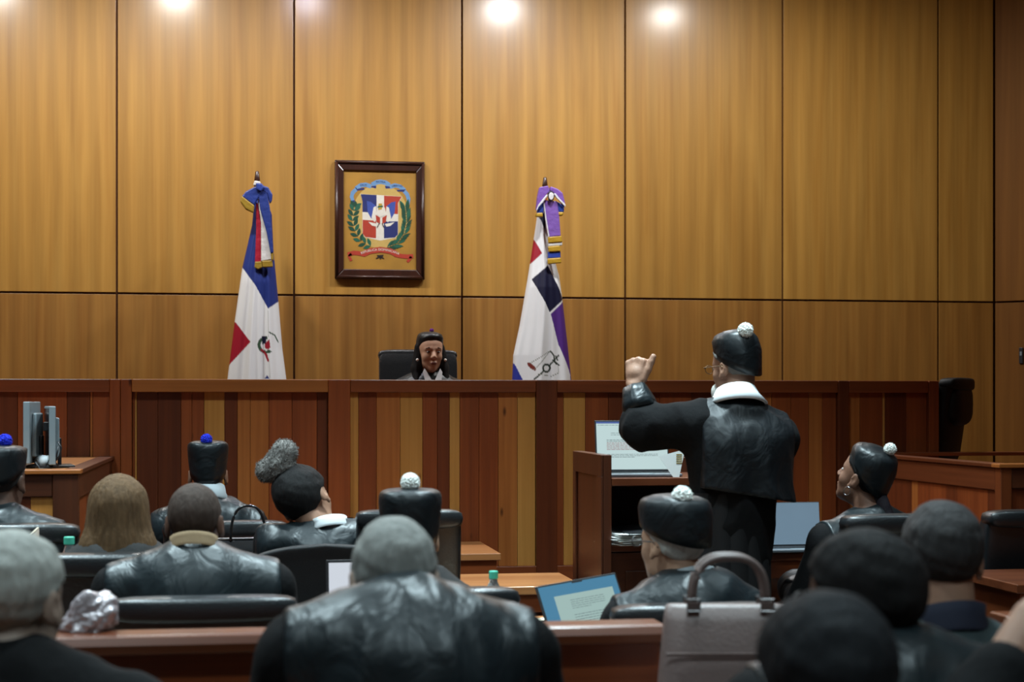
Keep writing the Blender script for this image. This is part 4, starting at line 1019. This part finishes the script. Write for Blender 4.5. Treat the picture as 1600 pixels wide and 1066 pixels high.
cb = MB().tube([q(90, 690), q(96, 700), q(93, 712), q(86, 722), q(92, 730)], .004, 6); cb.tube([q(91, 698), q(88, 715), q(80, 731), q(62, 733), q(55, 722)], .004, 6); cb.tube([q(58, 718), q(64, 728), q(72, 727), q(77, 718), q(70, 733), q(50, 734)], .003, 6)
tag(cb.build('cable_tangle', plastic_bk, smooth=True), 'black cables hanging and coiling beside the right monitor', 'cable')

# ================================================================== BAGS AND BOTTLES
def handle_arc(cx_, w, z0, h_, r, y=0, n=20, lean_=0): return MB().tube([(cx_+w/2*math.copysign(abs(math.cos(a))**.75, math.cos(a)), y+lean_*math.sin(a), z0+h_*math.sin(a)**.8) for a in np.linspace(.0001, PI-.0001, n)], r, 10)
tp = plain('taupe_leather', srgb(124, 106, 102), .42, bump=.12, bscale=120, spec=.6); tp2 = plain('taupe_trim', srgb(106, 90, 86), .45)
p = at(1122, 3.72)
st = empty('side_table', (p.x+.03, p.y+.02, 0), 0, 'small side table under the taupe handbag at the bar opening', 'table')
cbox('tabletop', -.22, .22, -.13, .13, .66, .69, W_DX, st)
for x in (-.19, .19):
    for y in (-.1, .1): cbox('leg', x-.015, x+.015, y-.015, y+.015, 0, .66, W_RD, st)
bag = empty('handbag', (p.x+.03, p.y+.02, .69), math.radians(-9), 'large taupe leather handbag with two rolled handles by the bar opening', 'handbag')
R = []
for z, w, d in ((0, .155, .075), (.03, .162, .078), (.2, .158, .066), (.34, .146, .036), (.372, .142, .022), (.378, .136, .012)):
    R.append([(w*math.copysign(abs(math.cos(a))**.4, math.cos(a)), d*math.copysign(abs(math.sin(a))**.5, math.sin(a)), z) for a in np.linspace(0, 2*PI, 48, endpoint=False)])
MB().rings(R).build('body', tp, bag, smooth=True)
for s in (-1, 1):
    hn = handle_arc(0, .165, .385, .100, .0085, s*.022, 24, s*.006).build('handle', tp2, bag, smooth=True)
    for x in (-.0825, .0825):
        MB().bb(-.014, .014, -.003, .003, -.045, .012).build('strap_tab', tp2, hn, (x, s*.030, .375), (s*-.12, 0, 0), bevel=.002)
        MB().tube([(x-.015, s*.036, .366), (x+.015, s*.036, .366), (x+.015, s*.031, .392), (x-.015, s*.031, .392)], .0028, 6, closed=True).build('buckle_ring', gunmetal, hn)
MB().bb(-.150, .150, -.003, .003, 0, .006).build('seam', tp2, bag, (0, -.072, .10))
MB().bb(-.146, .146, -.003, .003, 0, .006).build('seam', tp2, bag, (0, -.060, .27), (.15, 0, 0))
pt_bk = plain('patent_black', (.01, .01, .011), .14, spec=.7)
p = at(393, 6.8); hb = empty('handbag', (p.x, p.y, .751), .05, 'shiny black handbag with arched handle left of the woman with the bun', 'handbag')
R = []
for z, w, d in ((0, .155, .07), (.02, .16, .072), (.14, .152, .05), (.205, .145, .025), (.215, .14, .012)):
    R.append([(w*math.copysign(abs(math.cos(a))**.4, math.cos(a)), d*math.copysign(abs(math.sin(a))**.6, math.sin(a)), z) for a in np.linspace(0, 2*PI, 40, endpoint=False)])
MB().rings(R).build('body', pt_bk, hb, smooth=True)
handle_arc(-.015, .14, .205, .145, .006, -.02, 24).build('handle', pt_bk, hb, smooth=True)
MB().tube([(-.14, -.016, .217), (.14, -.016, .217)], .004, 8).build('zip', chrome, hb)
MB().ball((.03, -.02, .230), .012).build('clasp', gold_m, hb, smooth=True)
MB().bb(.03, .04, -.052, -.044, .12, .19).build('buckle', chrome, hb)
bg = plain('beige_leather', srgb(136, 122, 108), .6); bgt = plain('beige_trim', srgb(190, 176, 156), .6)
p = at(12, 5.75); eb = empty('tote_bag', (p.x, p.y, .751), 0, 'open beige tote bag with pale edges at the left edge', 'bag')
R = []
for z, w, d in ((0, .10, .07), (.25, .105, .075), (.315, .105, .06), (.316, .095, .05), (.16, .09, .05)):
    R.append([((w)*math.copysign(abs(math.cos(a))**.6, math.cos(a)), d*math.sin(a), z+.018*math.cos(2*a)*(z > .2)) for a in np.linspace(0, 2*PI, 40, endpoint=False)])
MB().rings(R).build('body', bg, eb, smooth=True)
MB().tube([(.101*math.copysign(abs(math.cos(a))**.6, math.cos(a)), .056*math.sin(a), .317+.018*math.cos(2*a)) for a in np.linspace(0, 2*PI, 40, endpoint=False)], .004, 6, closed=True).build('rim_trim', bgt, eb, smooth=True)
# crumpled silver plastic bag on the gallery bar
bm = bmesh.new(); bmesh.ops.create_icosphere(bm, subdivisions=5, radius=1)
w_ = wob(71, 3.2, 9); w2_ = wob(72, 7, 9); w3_ = wob(73, 19, 9)
for v in bm.verts:
    x, y, z = v.co; k = 1+.16*abs(float(w_(x, y, z)))-.08+.15*abs(float(w2_(x, y, z)))+.06*abs(float(w3_(x, y, z)))
    v.co = Vector((x*.058*k, y*.05*k, max(-.022, z*.058*k+x*.018)))
me = bpy.data.meshes.new('plastic_bag'); bm.to_mesh(me); bm.free()
p = at(140, 3.86); o = link('plastic_bag', me, plain('silver_plastic', srgb(176, 166, 170), .22, .25, spec=.8, bump=.7, bscale=40), None, (p.x, p.y, 1.016))
tag(o, 'crumpled shiny silver plastic bag left of the bald man', 'bag'); shade(o)
teal = plain('teal_plastic', srgb(70, 176, 150), .4)
def clear_plastic():
    m, t, b, N_, L_ = nt('clear_plastic'); b.inputs['Base Color'].default_value = (.9, .96, .97, 1); b.inputs['Roughness'].default_value = .06; b.inputs['Transmission Weight'].default_value = .92; b.inputs['IOR'].default_value = 1.2
    return m
clear = clear_plastic()
def bottle(label, px, D, z, h_, mat=clear, r=.031):
    p = at(px, D); t = empty('water_bottle', (p.x, p.y, z), 0, label, 'bottle', 'water bottles')
    k = h_-.028
    prof = [(r*.9, 0), (r, .006)]+[(r*(1-.05*(i % 2)), .012+i*(k*.62-.012)/9) for i in range(10)]+[(r, k*.66), (r*.8, k*.84), (r*.45, k*.96), (r*.42, k+.004)]
    MB().lathe(prof, 24).build('body', mat, t, smooth=True)
    c = MB().lathe([(r*.50, k+.001), (r*.52, k+.003), (r*.52, h_-.003), (r*.46, h_)], 24).build('lid', teal, t)
    MB().lathe([(r*1.01, k*.30), (r*1.01, k*.52)], 24).build('wrapper', plain('bottle_wrapper', srgb(190, 205, 210), .4), t)
bottle('clear water bottle with teal lid between the black pouch and white pompon man', 771, 5.75, .716, .224)
bottle('water bottle with teal lid peeking out left of the auburn hair', 108, 5.84, .751, .30, clear, .036)
p = at(788, 5.92); po = empty('black_pouch', (p.x, p.y, .716), .4, 'ribbed black pouch behind the clear water bottle', 'pouch')
for k in range(5): MB().sell((.012*k-.03, 0, .07), (.014, .06, .07-.004*abs(k-2)), (.7, .7), 16, 10).build('rib', leather, po, smooth=True)
# marker-like bottle, cup and a tray on the high desk
p = at(1548, 7.28); mk = empty('glue_stick', (p.x, p.y, .886), 0, 'small white tube with blue lid standing on the high desk', 'tube')
MB().lathe([(.013, 0), (.0145, .004), (.0145, .062), (.012, .066)], 20).build('tube', white_cl, mk, smooth=False)
MB().lathe([(.011, .066), (.0115, .069), (.010, .098), (.008, .10)], 20).build('lid', plain('blue_plastic', srgb(30, 50, 170), .35), mk)
p = at(1534, 7.24); cu = empty('paper_cup', (p.x, p.y, .886), 0, 'small pale paper cup left of the white tube', 'cup')
MB().lathe([(.016, 0), (.022, .05), (.020, .05), (.015, .004)], 20).build('cup', plain('cup_paper', srgb(196, 188, 172), .6), cu, smooth=False)
MB().tube([(.0215*math.cos(a), .0215*math.sin(a), .05) for a in np.linspace(0, 2*PI, 20, endpoint=False)], .0018, 6, closed=True).build('rim', white_cl, cu, smooth=True)
sheet('paper_sheet', 'small white slip of paper at the foot of the white tube', 1543, 7.2, .8855, .06, .05, 20, 1)
pc = at(826, 6.05)
cbl = MB().tube([(pc.x-.05, pc.y+.06, .722), (pc.x-.02, pc.y+.02, .721), (pc.x+.02, pc.y+.01, .721), (pc.x+.09, pc.y+.05, .722)], .0035, 6); tag(cbl.build('power_cable', plastic_bk, smooth=True), 'thin black cable curling on the light counsel table', 'cable')

# ================================================================== PICTURE WITH THE COAT OF ARMS
DP = onplane(592, YW)
def cxz(x, y):                      # crop pixel of the picture study -> metres from the picture's centre
    px = 510+x/5.076; py = 240+y/5.076
    return ((px-592)/F*DP*1.0*CT/(CT)*.995, -(py-344.5)/F*DP)
pic = empty('framed_coat_of_arms', (xon(592, YW), YW-.004, W(592, 344.5, DP).z), 0, 'framed painting of the national coat of arms on the wood wall between the flags', 'picture')
x0, z1 = cxz(64, 62); x1, z0 = cxz(780, 1000)
fx0, fz1 = cxz(135, 142); fx1, fz0 = cxz(712, 922)
def frame_side(poly):
    b = MB(); b.prism(poly, -.03, 0); return b
for poly in ([(x0, z0), (fx0, fz0), (fx0, fz1), (x0, z1)], [(x1, z0), (x1, z1), (fx1, fz1), (fx1, fz0)], [(x0, z1), (fx0, fz1), (fx1, fz1), (x1, z1)], [(x0, z0), (x1, z0), (fx1, fz0), (fx0, fz0)]):
    frame_side(poly).build('frame_side', W_FR, pic, bevel=.006)
fm = MB()
for i, (a, b_) in enumerate((((x0, z0), (x0, z1)), ((x1, z0), (x1, z1)), ((x0, z1), (x1, z1)), ((x0, z0), (x1, z0)))):
    fm.tube([(a[0]*.955, -.032, a[1]*.965), (b_[0]*.955, -.032, b_[1]*.965)], .011, 8)
fm.build('moulding', W_FR, pic, smooth=True)
canvas_m = plain('canvas_ochre', srgb(166, 122, 40), .6, var=.45, vscale=5)
cv = MB().bb(fx0-.01, fx1+.01, -.014, -.006, fz0-.01, fz1+.01).build('canvas', canvas_m, pic)
def flat(name, mat, polys, lay):
    b = MB()
    for pl in polys: b.prism([cxz(*q) for q in pl], -.0145-.0004*lay, -.0142-.0004*lay)
    return b.build(name, mat, cv)
def flats(name, mat, polys, lay):
    for pl in polys: flat(name, mat, [pl], lay)
def pm(n, c): return plain('paint_'+n, srgb(*c), .55, var=.15, vscale=40)
P_BL, P_RD, P_WH, P_LB, P_GN, P_DG, P_HL, P_GD, P_BK = pm('blue', (34, 44, 104)), pm('red', (172, 56, 36)), pm('white', (222, 218, 204)), pm('light_blue', (104, 146, 188)), pm('green', (30, 92, 68)), pm('deep_green', (22, 70, 48)), pm('halo', (196, 166, 92)), pm('gold', (180, 150, 50)), pm('black', (40, 28, 24))
flat('halo', P_HL, [[(425+225*math.cos(a), 500+255*math.sin(a)) for a in np.linspace(0, 2*PI, 40, endpoint=False)]], 0)
def band(pts, wd_):
    up, dn = [], []
    for i, p in enumerate(pts):
        a = pts[max(i-1, 0)]; b_ = pts[min(i+1, len(pts)-1)]; dx, dy = b_[0]-a[0], b_[1]-a[1]; l = math.hypot(dx, dy); w = wd_ if not hasattr(wd_, '__len__') else wd_[i]
        up.append((p[0]-dy/l*w/2, p[1]+dx/l*w/2)); dn.append((p[0]+dy/l*w/2, p[1]-dx/l*w/2))
    return [[up[i], up[i+1], dn[i+1], dn[i]] for i in range(len(pts)-1)]
flat('blue_ribbon', P_LB, band([(360, 252), (395, 232), (430, 226), (465, 232), (498, 252)], 36)+band([(232, 285), (270, 258), (310, 252), (355, 266)], 34)+band([(500, 266), (545, 252), (585, 262), (620, 292)], 34)
     + band([(212, 392), (198, 350), (206, 318), (240, 285)], [22, 30, 32, 30])+band([(645, 412), (652, 360), (640, 322), (612, 290)], [22, 30, 32, 30]), 1)
flats('ribbon_fold', P_BL, [[(236, 288), (296, 276), (300, 292), (244, 300)], [(358, 262), (394, 258), (392, 280), (352, 272)], [(462, 258), (500, 262), (505, 276), (470, 280)], [(556, 288), (622, 284), (616, 302), (562, 300)], [(200, 380), (226, 376), (214, 400)]], 2)
sh = [(268, 326), (602, 340), (570, 392), (568, 640), (545, 668), (425, 692), (305, 668), (284, 640), (284, 384)]
flat('shield', P_WH, [sh], 1)
flats('blue_quarter', P_BL, [[(270, 328), (396, 332), (396, 472), (284, 468), (284, 384)], [(455, 540), (566, 538), (566, 640), (543, 666), (455, 674)]], 2)
flats('red_quarter', P_RD, [[(456, 336), (598, 341), (567, 392), (567, 480), (456, 476)], [(286, 530), (392, 536), (392, 674), (307, 666), (286, 640)]], 2)
flats('lance_flag', pm('flag_blue', (58, 80, 160)), [[(318, 380), (352, 388), (392, 420), (372, 470), (388, 530), (352, 516), (326, 470)], [(548, 380), (514, 388), (474, 420), (494, 470), (478, 530), (514, 516), (540, 470)]], 3)
flats('lance_flag_white', P_WH, [[(372, 430), (392, 420), (400, 520), (380, 548), (356, 512)], [(494, 430), (474, 420), (466, 520), (486, 548), (512, 512)], [(330, 545), (400, 560), (390, 582), (360, 575)], [(540, 545), (462, 560), (474, 582), (506, 575)]], 4)
flats('lance_flag_red', P_RD, [[(388, 490), (424, 510), (424, 560), (396, 545)], [(478, 490), (442, 510), (442, 560), (470, 545)]], 5)
flat('open_book', P_WH, [[(396, 440), (462, 430), (474, 486), (420, 508), (398, 490)]], 6)
flat('cross', P_GD, [[(412, 400), (440, 398), (438, 446), (410, 450)]], 7); flat('cross_bar', P_GN, [[(405, 420), (446, 414), (446, 426), (405, 432)]], 8)  # gold upright with a green bar across it
flats('lance_point', P_BK, [band([(400, 590), (418, 555), (428, 520)], 6)[0], band([(455, 590), (440, 555), (430, 520)], 6)[0]], 8)
rg = random.Random(3)
def leaf(cx_, cy_, L, wd_, a): return [(cx_+L*t*math.cos(a)-wd_*s*math.sin(a)*math.sin(PI*min(1, max(0, t))), cy_+L*t*math.sin(a)+wd_*s*math.cos(a)*math.sin(PI*t)) for t, s in ((0, 1), (.25, 1), (.5, 1), (.75, 1), (1, 1), (.75, -1), (.5, -1), (.25, -1))]
stem = [(350, 735), (270, 700), (225, 620), (205, 540), (215, 460), (228, 410)]
lv = []
for i in range(len(stem)-1):
    for t in (0, .5):
        x = stem[i][0]*(1-t)+stem[i+1][0]*t; y = stem[i][1]*(1-t)+stem[i+1][1]*t
        d = math.atan2(stem[i+1][1]-stem[i][1], stem[i+1][0]-stem[i][0])
        for s in (-.75, .75): lv.append(leaf(x, y, 66, 15, d+s))
lv.append(leaf(228, 430, 50, 14, -PI/2))
for pl in lv: flat('laurel_leaf', P_GN if rg.random() < .6 else P_DG, [pl], 2+rg.random()*2)
stem = [(480, 745), (560, 715), (615, 640), (635, 550), (632, 470), (622, 410)]; lv = []
for i in range(len(stem)-1):
    for t in (0, .25, .5, .75):
        x = stem[i][0]*(1-t)+stem[i+1][0]*t; y = stem[i][1]*(1-t)+stem[i+1][1]*t; d = math.atan2(stem[i+1][1]-stem[i][1], stem[i+1][0]-stem[i][0])
        for s in (-.55, .55): lv.append(leaf(x, y, 74, 9, d+s))
for pl in lv: flat('palm_leaf', P_DG if rg.random() < .6 else P_GN, [pl], 2+rg.random()*2)
flat('red_ribbon', P_RD, band([(296, 800), (340, 778), (425, 764), (505, 774), (552, 796)], 44), 5)
flat('ribbon_tail', P_RD, band([(310, 806), (262, 796), (215, 792), (168, 806)], 34)+band([(196, 800), (176, 820), (196, 856)], 22)+band([(540, 802), (590, 812), (640, 816), (688, 812)], 34)+band([(670, 815), (664, 835), (640, 858)], 22), 4)
flats('knot', P_BK, [[(398, 808), (452, 804), (446, 820), (404, 822)], [(388, 832), (420, 818), (424, 826), (396, 838)], [(458, 832), (432, 818), (428, 826), (452, 838)], [(420, 820), (432, 820), (432, 840), (422, 840)]], 6)
def arc_text(s, size, mat, cx_, cy_, rad, lay, sp=1.0, name='lettering'):
    cu = bpy.data.curves.new(name, 'FONT'); cu.body = s; cu.size = size; cu.align_x = 'CENTER'; cu.extrude = .0001
    o = bpy.data.objects.new(name, cu); COL.objects.link(o)
    dg = bpy.context.evaluated_depsgraph_get(); me = bpy.data.meshes.new_from_object(o.evaluated_get(dg)); bpy.data.objects.remove(o)
    X_, Z_ = cxz(cx_, cy_)
    for v in me.vertices:
        a = v.co.x/rad; v.co = Vector((X_+(rad+v.co.y)*math.sin(a), -.0148-.0004*lay-v.co.z, Z_-rad+(rad+v.co.y)*math.cos(a)))
    me.materials.clear(); return link(name, me, mat, cv)
arc_text('REPUBLICA DOMINICANA', .0235, P_WH, 424, 772, .32, 6)
arc_text('DIOS', .02, P_BL, 292, 262, .25, 3); arc_text('PATRIA', .02, P_BL, 430, 234, .25, 3); arc_text('LIBERTAD', .017, P_BL, 560, 262, .3, 3)

# ================================================================== FLAGS
def inpoly(x, y, P):
    c = np.zeros(x.shape, bool); n = len(P)
    for i in range(n):
        (x1_, y1_), (x2_, y2_) = P[i], P[(i+1) % n]
        c ^= ((y1_ > y) != (y2_ > y)) & (x < (x2_-x1_)*(y-y1_)/((y2_-y1_)+1e-9)+x1_)
    return c
def flag(name, label, ox, oy, s, pxc, left, right, paints, pole_top, bow, y_room, base_col, seed, folds):
    D = onplane(pxc, y_room); k = D/F/s                     # crop pixel -> metres
    gx = lambda x: (x-(pxc-ox)*s)*k
    gz = lambda y: ZC-((y/s+oy)-HY)/F*D
    t = empty(name, (xon(pxc, y_room), y_room, .6), 0, label, 'flag', 'flags behind the bench')
    n, m = 150, 230
    y_top, y_bot = left[0][1], 1010+260
    yy = np.linspace(y_top, y_bot, m)
    L = np.interp(yy, [p[1] for p in left], [p[0] for p in left]); R_ = np.interp(yy, [p[1] for p in right], [p[0] for p in right])
    u = np.linspace(0, 1, n)
    XX = L[:, None]+(R_-L)[:, None]*u[None, :]; YY = np.repeat(yy[:, None], n, 1)
    half = ((R_-L)/2*k)[:, None]
    dep = np.minimum(.11, half*.9)*np.sqrt(np.clip(1-(2*u-1)**2, 0, 1))[None, :]
    w = np.clip((yy-y_top)/(1010-y_top), 0, 1.2)[:, None]
    fo = 0
    for f, a, ph in folds: fo = fo+a*np.sin(f*u[None, :]*2*PI+ph+1.2*w)*w
    edge = np.sqrt(np.clip(1-(2*u-1)**2, 0, 1))[None, :]**.5
    Yf = -(dep+fo*edge)
    V = np.stack([gx(XX), Yf, gz(YY)-.6], 2).reshape(-1, 3)
    Vb = np.stack([gx(XX), dep*.7, gz(YY)-.6], 2).reshape(-1, 3)
    idx = np.arange(m*n).reshape(m, n)
    q = np.stack([idx[:-1, :-1], idx[1:, :-1], idx[1:, 1:], idx[:-1, 1:]], 2).reshape(-1, 4)
    qb = q[:, ::-1]+m*n
    me = npmesh('cloth', np.concatenate([V, Vb]), np.concatenate([q, qb]))
    C = np.zeros((m, n, 4), np.float32); C[:] = (*base_col, 1)
    for c, P in paints:
        msk = P(XX, YY) if callable(P) else inpoly(XX, YY, P)
        C[msk] = (*c, 1)
    at_ = me.color_attributes.new('Col', 'FLOAT_COLOR', 'POINT')
    at_.data.foreach_set('color', np.concatenate([C.reshape(-1), C.reshape(-1)]))
    link('cloth', me, vcol('flag_cloth', .55), t)
    # pole, finial and stand
    xt = gx(pole_top[0]); zt_ = gz(pole_top[1])-.6
    MB().tube([(xt, 0, .0), (xt, 0, zt_-.08)], .014, 10).build('pole', W_RD, t, smooth=True)
    MB().lathe([(.020, -.115), (.022, -.09), (.016, -.075), (.020, -.06), (.012, -.004), (.008, 0)], 14, (xt, 0, zt_)).build('finial', W_FR, t, smooth=True)
    MB().lathe([(.16, 0), (.16, .03), (.05, .05), (.03, .10)], 24, (xt, 0, 0)).build('stand', W_FR, t)
    for nm, c, y0, th, pl in bow:
        P = [(gx(a), gz(b)-.6) for a, b in pl]
        MB().prism(P, -y0-th, -y0).build(nm, plain('ribbon_'+'%d_%d_%d' % c, srgb(*c), .45, bump=.5, bscale=25), t, bevel=min(.008, th*.45))
    return t
BLUE, RED, WHT = srgb(32, 50, 122), srgb(158, 24, 44), (.80, .82, .82)
GRN, NAVY, PUR = srgb(56, 84, 62), srgb(22, 24, 52), srgb(84, 46, 130)
def lines(segs, wd_):
    def f(X, Y):
        o = np.zeros(X.shape, bool)
        for (a, b) in segs:
            dx, dy = b[0]-a[0], b[1]-a[1]; l2 = dx*dx+dy*dy
            h_ = np.clip(((X-a[0])*dx+(Y-a[1])*dy)/l2, 0, 1); o |= (X-a[0]-h_*dx)**2+(Y-a[1]-h_*dy)**2 < wd_*wd_
        return o
    return f
def ring(cx_, cy_, r0, r1): return lambda X, Y: (lambda d: (d > r0) & (d < r1))(np.hypot(X-cx_, Y-cy_))
gold_f = (150, 122, 36)
flag('national_flag', 'red, white and blue flag with blue bow draped on its pole left of picture', 340, 250, 2.96, 402,
     [(180, 150), (168, 210), (160, 300), (115, 500), (80, 750), (48, 1010), (25, 1270)], [(212, 150), (250, 250), (258, 420), (280, 650), (298, 870), (316, 1010), (330, 1270)],
     [(BLUE, [(150, 100), (280, 100), (290, 648), (232, 692), (178, 592), (116, 502), (110, 440)]), (RED, [(70, 748), (84, 752), (152, 845), (48, 958), (30, 950)]), (RED, [(286, 862), (320, 850), (320, 900)]), (BLUE, [(214, 1014), (228, 998), (240, 1016)]),
      (GRN, ring(224, 858, 26, 40)), (WHT, [(224, 800), (250, 810), (300, 830), (300, 880), (262, 900), (238, 880)]), (RED, [(218, 850), (238, 832), (242, 870), (232, 880), (218, 872)]), (NAVY, [(204, 820), (224, 816), (222, 850), (206, 856)]), (RED, lines([((202, 880), (222, 900)), ((222, 900), (232, 930))], 5)), (GRN, lines([((236, 800), (262, 812)), ((262, 812), (278, 842))], 3)),
      (srgb(190, 192, 190), lines([((232, 700), (234, 820)), ((236, 930), (240, 1010))], 1.4))],
     (183, 52), [('ribbon_tail', (168, 28, 52), .10, .012, [(176, 205), (186, 208), (200, 300), (202, 480), (172, 482), (178, 320)]),
                 ('ribbon_tail', (214, 214, 210), .11, .012, [(184, 190), (205, 190), (240, 330), (248, 468), (200, 476), (200, 300)]),
                 ('ribbon_tail', (36, 56, 128), .125, .014, [(186, 160), (225, 150), (240, 230), (256, 436), (243, 440), (225, 345), (196, 240)]),
                 ('fringe', gold_f, .122, .012, [(243, 436), (257, 434), (257, 474), (246, 470)]), ('fringe', gold_f, .112, .014, [(172, 478), (203, 476), (205, 505), (186, 514), (170, 505)]), ('fringe', gold_f, .113, .014, [(203, 474), (252, 470), (254, 502), (206, 504)]),
                 ('bow_loop', (36, 58, 134), .09, .05, [(200, 130), (170, 136), (132, 158), (112, 182), (150, 208), (168, 222), (186, 190), (206, 158)]), ('bow_fringe', gold_f, .10, .045, [(112, 178), (148, 206), (170, 222), (166, 256), (130, 240), (106, 206)]),
                 ('bow_loop', (34, 54, 128), .09, .05, [(200, 128), (232, 136), (252, 168), (250, 198), (240, 212), (226, 168), (206, 156)]), ('knot', (38, 62, 140), .13, .03, [(176, 120), (204, 122), (216, 140), (200, 160), (178, 150)]), ('pole_sleeve', (206, 204, 196), .02, .04, [(170, 100), (198, 104), (200, 124), (164, 124)])],
     11.42, WHT, 1, [(2.6, .018, .4), (5.2, .009, 1.3)])
flag('judiciary_flag', 'white flag with purple bow, navy square and scales emblem right of picture', 780, 260, 3.046, 850,
     [(186, 170), (178, 250), (163, 350), (135, 530), (95, 760), (65, 900), (60, 1010), (45, 1270)], [(226, 170), (240, 300), (262, 440), (285, 520), (302, 640), (325, 830), (345, 1010), (362, 1270)],
     [(NAVY, [(178, 235), (196, 262), (216, 330), (216, 310), (216, 220)]), (RED, [(140, 345), (162, 350), (196, 418), (144, 468), (120, 450)]), (NAVY, [(146, 542), (221, 476), (301, 634), (228, 698)]),
      (PUR, [(233, 706), (302, 642), (340, 640), (380, 1010), (400, 1280), (345, 1280), (336, 990), (272, 850)]), (srgb(46, 56, 150), [(40, 925), (63, 935), (102, 1014), (120, 1280), (20, 1280)]),
      (srgb(40, 52, 40), ring(212, 962, 13, 22)), (srgb(40, 52, 40), lines([((155, 1014), (196, 976)), ((228, 948), (272, 902)), ((232, 882), (250, 905)), ((250, 905), (252, 930)), ((252, 930), (274, 948)), ((244, 925), (262, 942)), ((258, 905), (268, 925))], 3.6)),
      (srgb(120, 48, 40), lambda X, Y: ((X-142)*.75+(Y-955)*.66)**2/620+((X-142)*-.66+(Y-955)*.75)**2/90 < 1), (srgb(120, 124, 110), lines([((232, 880), (134, 940)), ((232, 880), (156, 968)), ((270, 950), (272, 985)), ((272, 985), (236, 1000)), ((236, 1000), (170, 990))], 1.5))],
     (218, 52), [('ribbon_tail', (128, 92, 176), .115, .014, [(196, 170), (262, 175), (272, 260), (278, 340), (222, 345), (208, 260)]), ('ribbon_edge', (218, 218, 224), .118, .014, [(193, 168), (198, 170), (210, 260), (224, 344), (218, 346), (204, 262)]),
                 ('fringe', (186, 148, 40), .116, .014, [(216, 344), (282, 338), (286, 368), (218, 374)]), ('ribbon_band', (208, 208, 204), .113, .012, [(218, 372), (286, 366), (286, 384), (220, 390)]), ('fringe', (186, 148, 40), .116, .014, [(216, 390), (274, 384), (278, 412), (220, 416)]), ('ribbon_band', (46, 70, 160), .110, .012, [(216, 415), (278, 411), (278, 442), (218, 446)]), ('fringe', (186, 148, 40), .113, .014, [(214, 446), (280, 441), (282, 466), (216, 474)]),
                 ('bow_loop', (124, 86, 172), .09, .05, [(176, 112), (216, 104), (224, 128), (206, 150), (184, 180), (168, 200), (160, 220), (166, 160)]), ('bow_loop', (124, 86, 172), .09, .05, [(228, 106), (262, 118), (286, 136), (298, 186), (296, 200), (272, 170), (240, 138), (224, 128)]),
                 ('bow_lining', (44, 70, 160), .085, .04, [(166, 200), (198, 176), (196, 232), (166, 236)]), ('bow_lining', (44, 70, 160), .085, .04, [(262, 176), (296, 196), (294, 228), (264, 228)]), ('bow_edge', (222, 222, 226), .142, .006, [(208, 146), (214, 150), (190, 184), (170, 206), (160, 226), (160, 216), (168, 196), (186, 172)]), ('bow_edge', (222, 222, 226), .142, .006, [(240, 140), (250, 140), (272, 166), (298, 192), (298, 204), (272, 178), (254, 160)]),
                 ('bow_fringe', (186, 148, 40), .09, .04, [(158, 232), (192, 230), (192, 252), (158, 250)]), ('bow_fringe', (186, 148, 40), .09, .04, [(264, 226), (292, 226), (288, 244), (268, 244)]),
                 ('medallion_rim', (34, 30, 48), .140, .010, [(212, 148), (216, 134), (228, 128), (242, 136), (246, 154), (240, 172), (228, 180), (216, 172)]), ('medallion', (222, 222, 222), .150, .008, [(217, 150), (222, 139), (230, 136), (240, 143), (241, 158), (234, 172), (226, 174), (218, 164)])],
     11.42, WHT, 2, [(2.2, .014, 1.0), (4.6, .008, .2)])
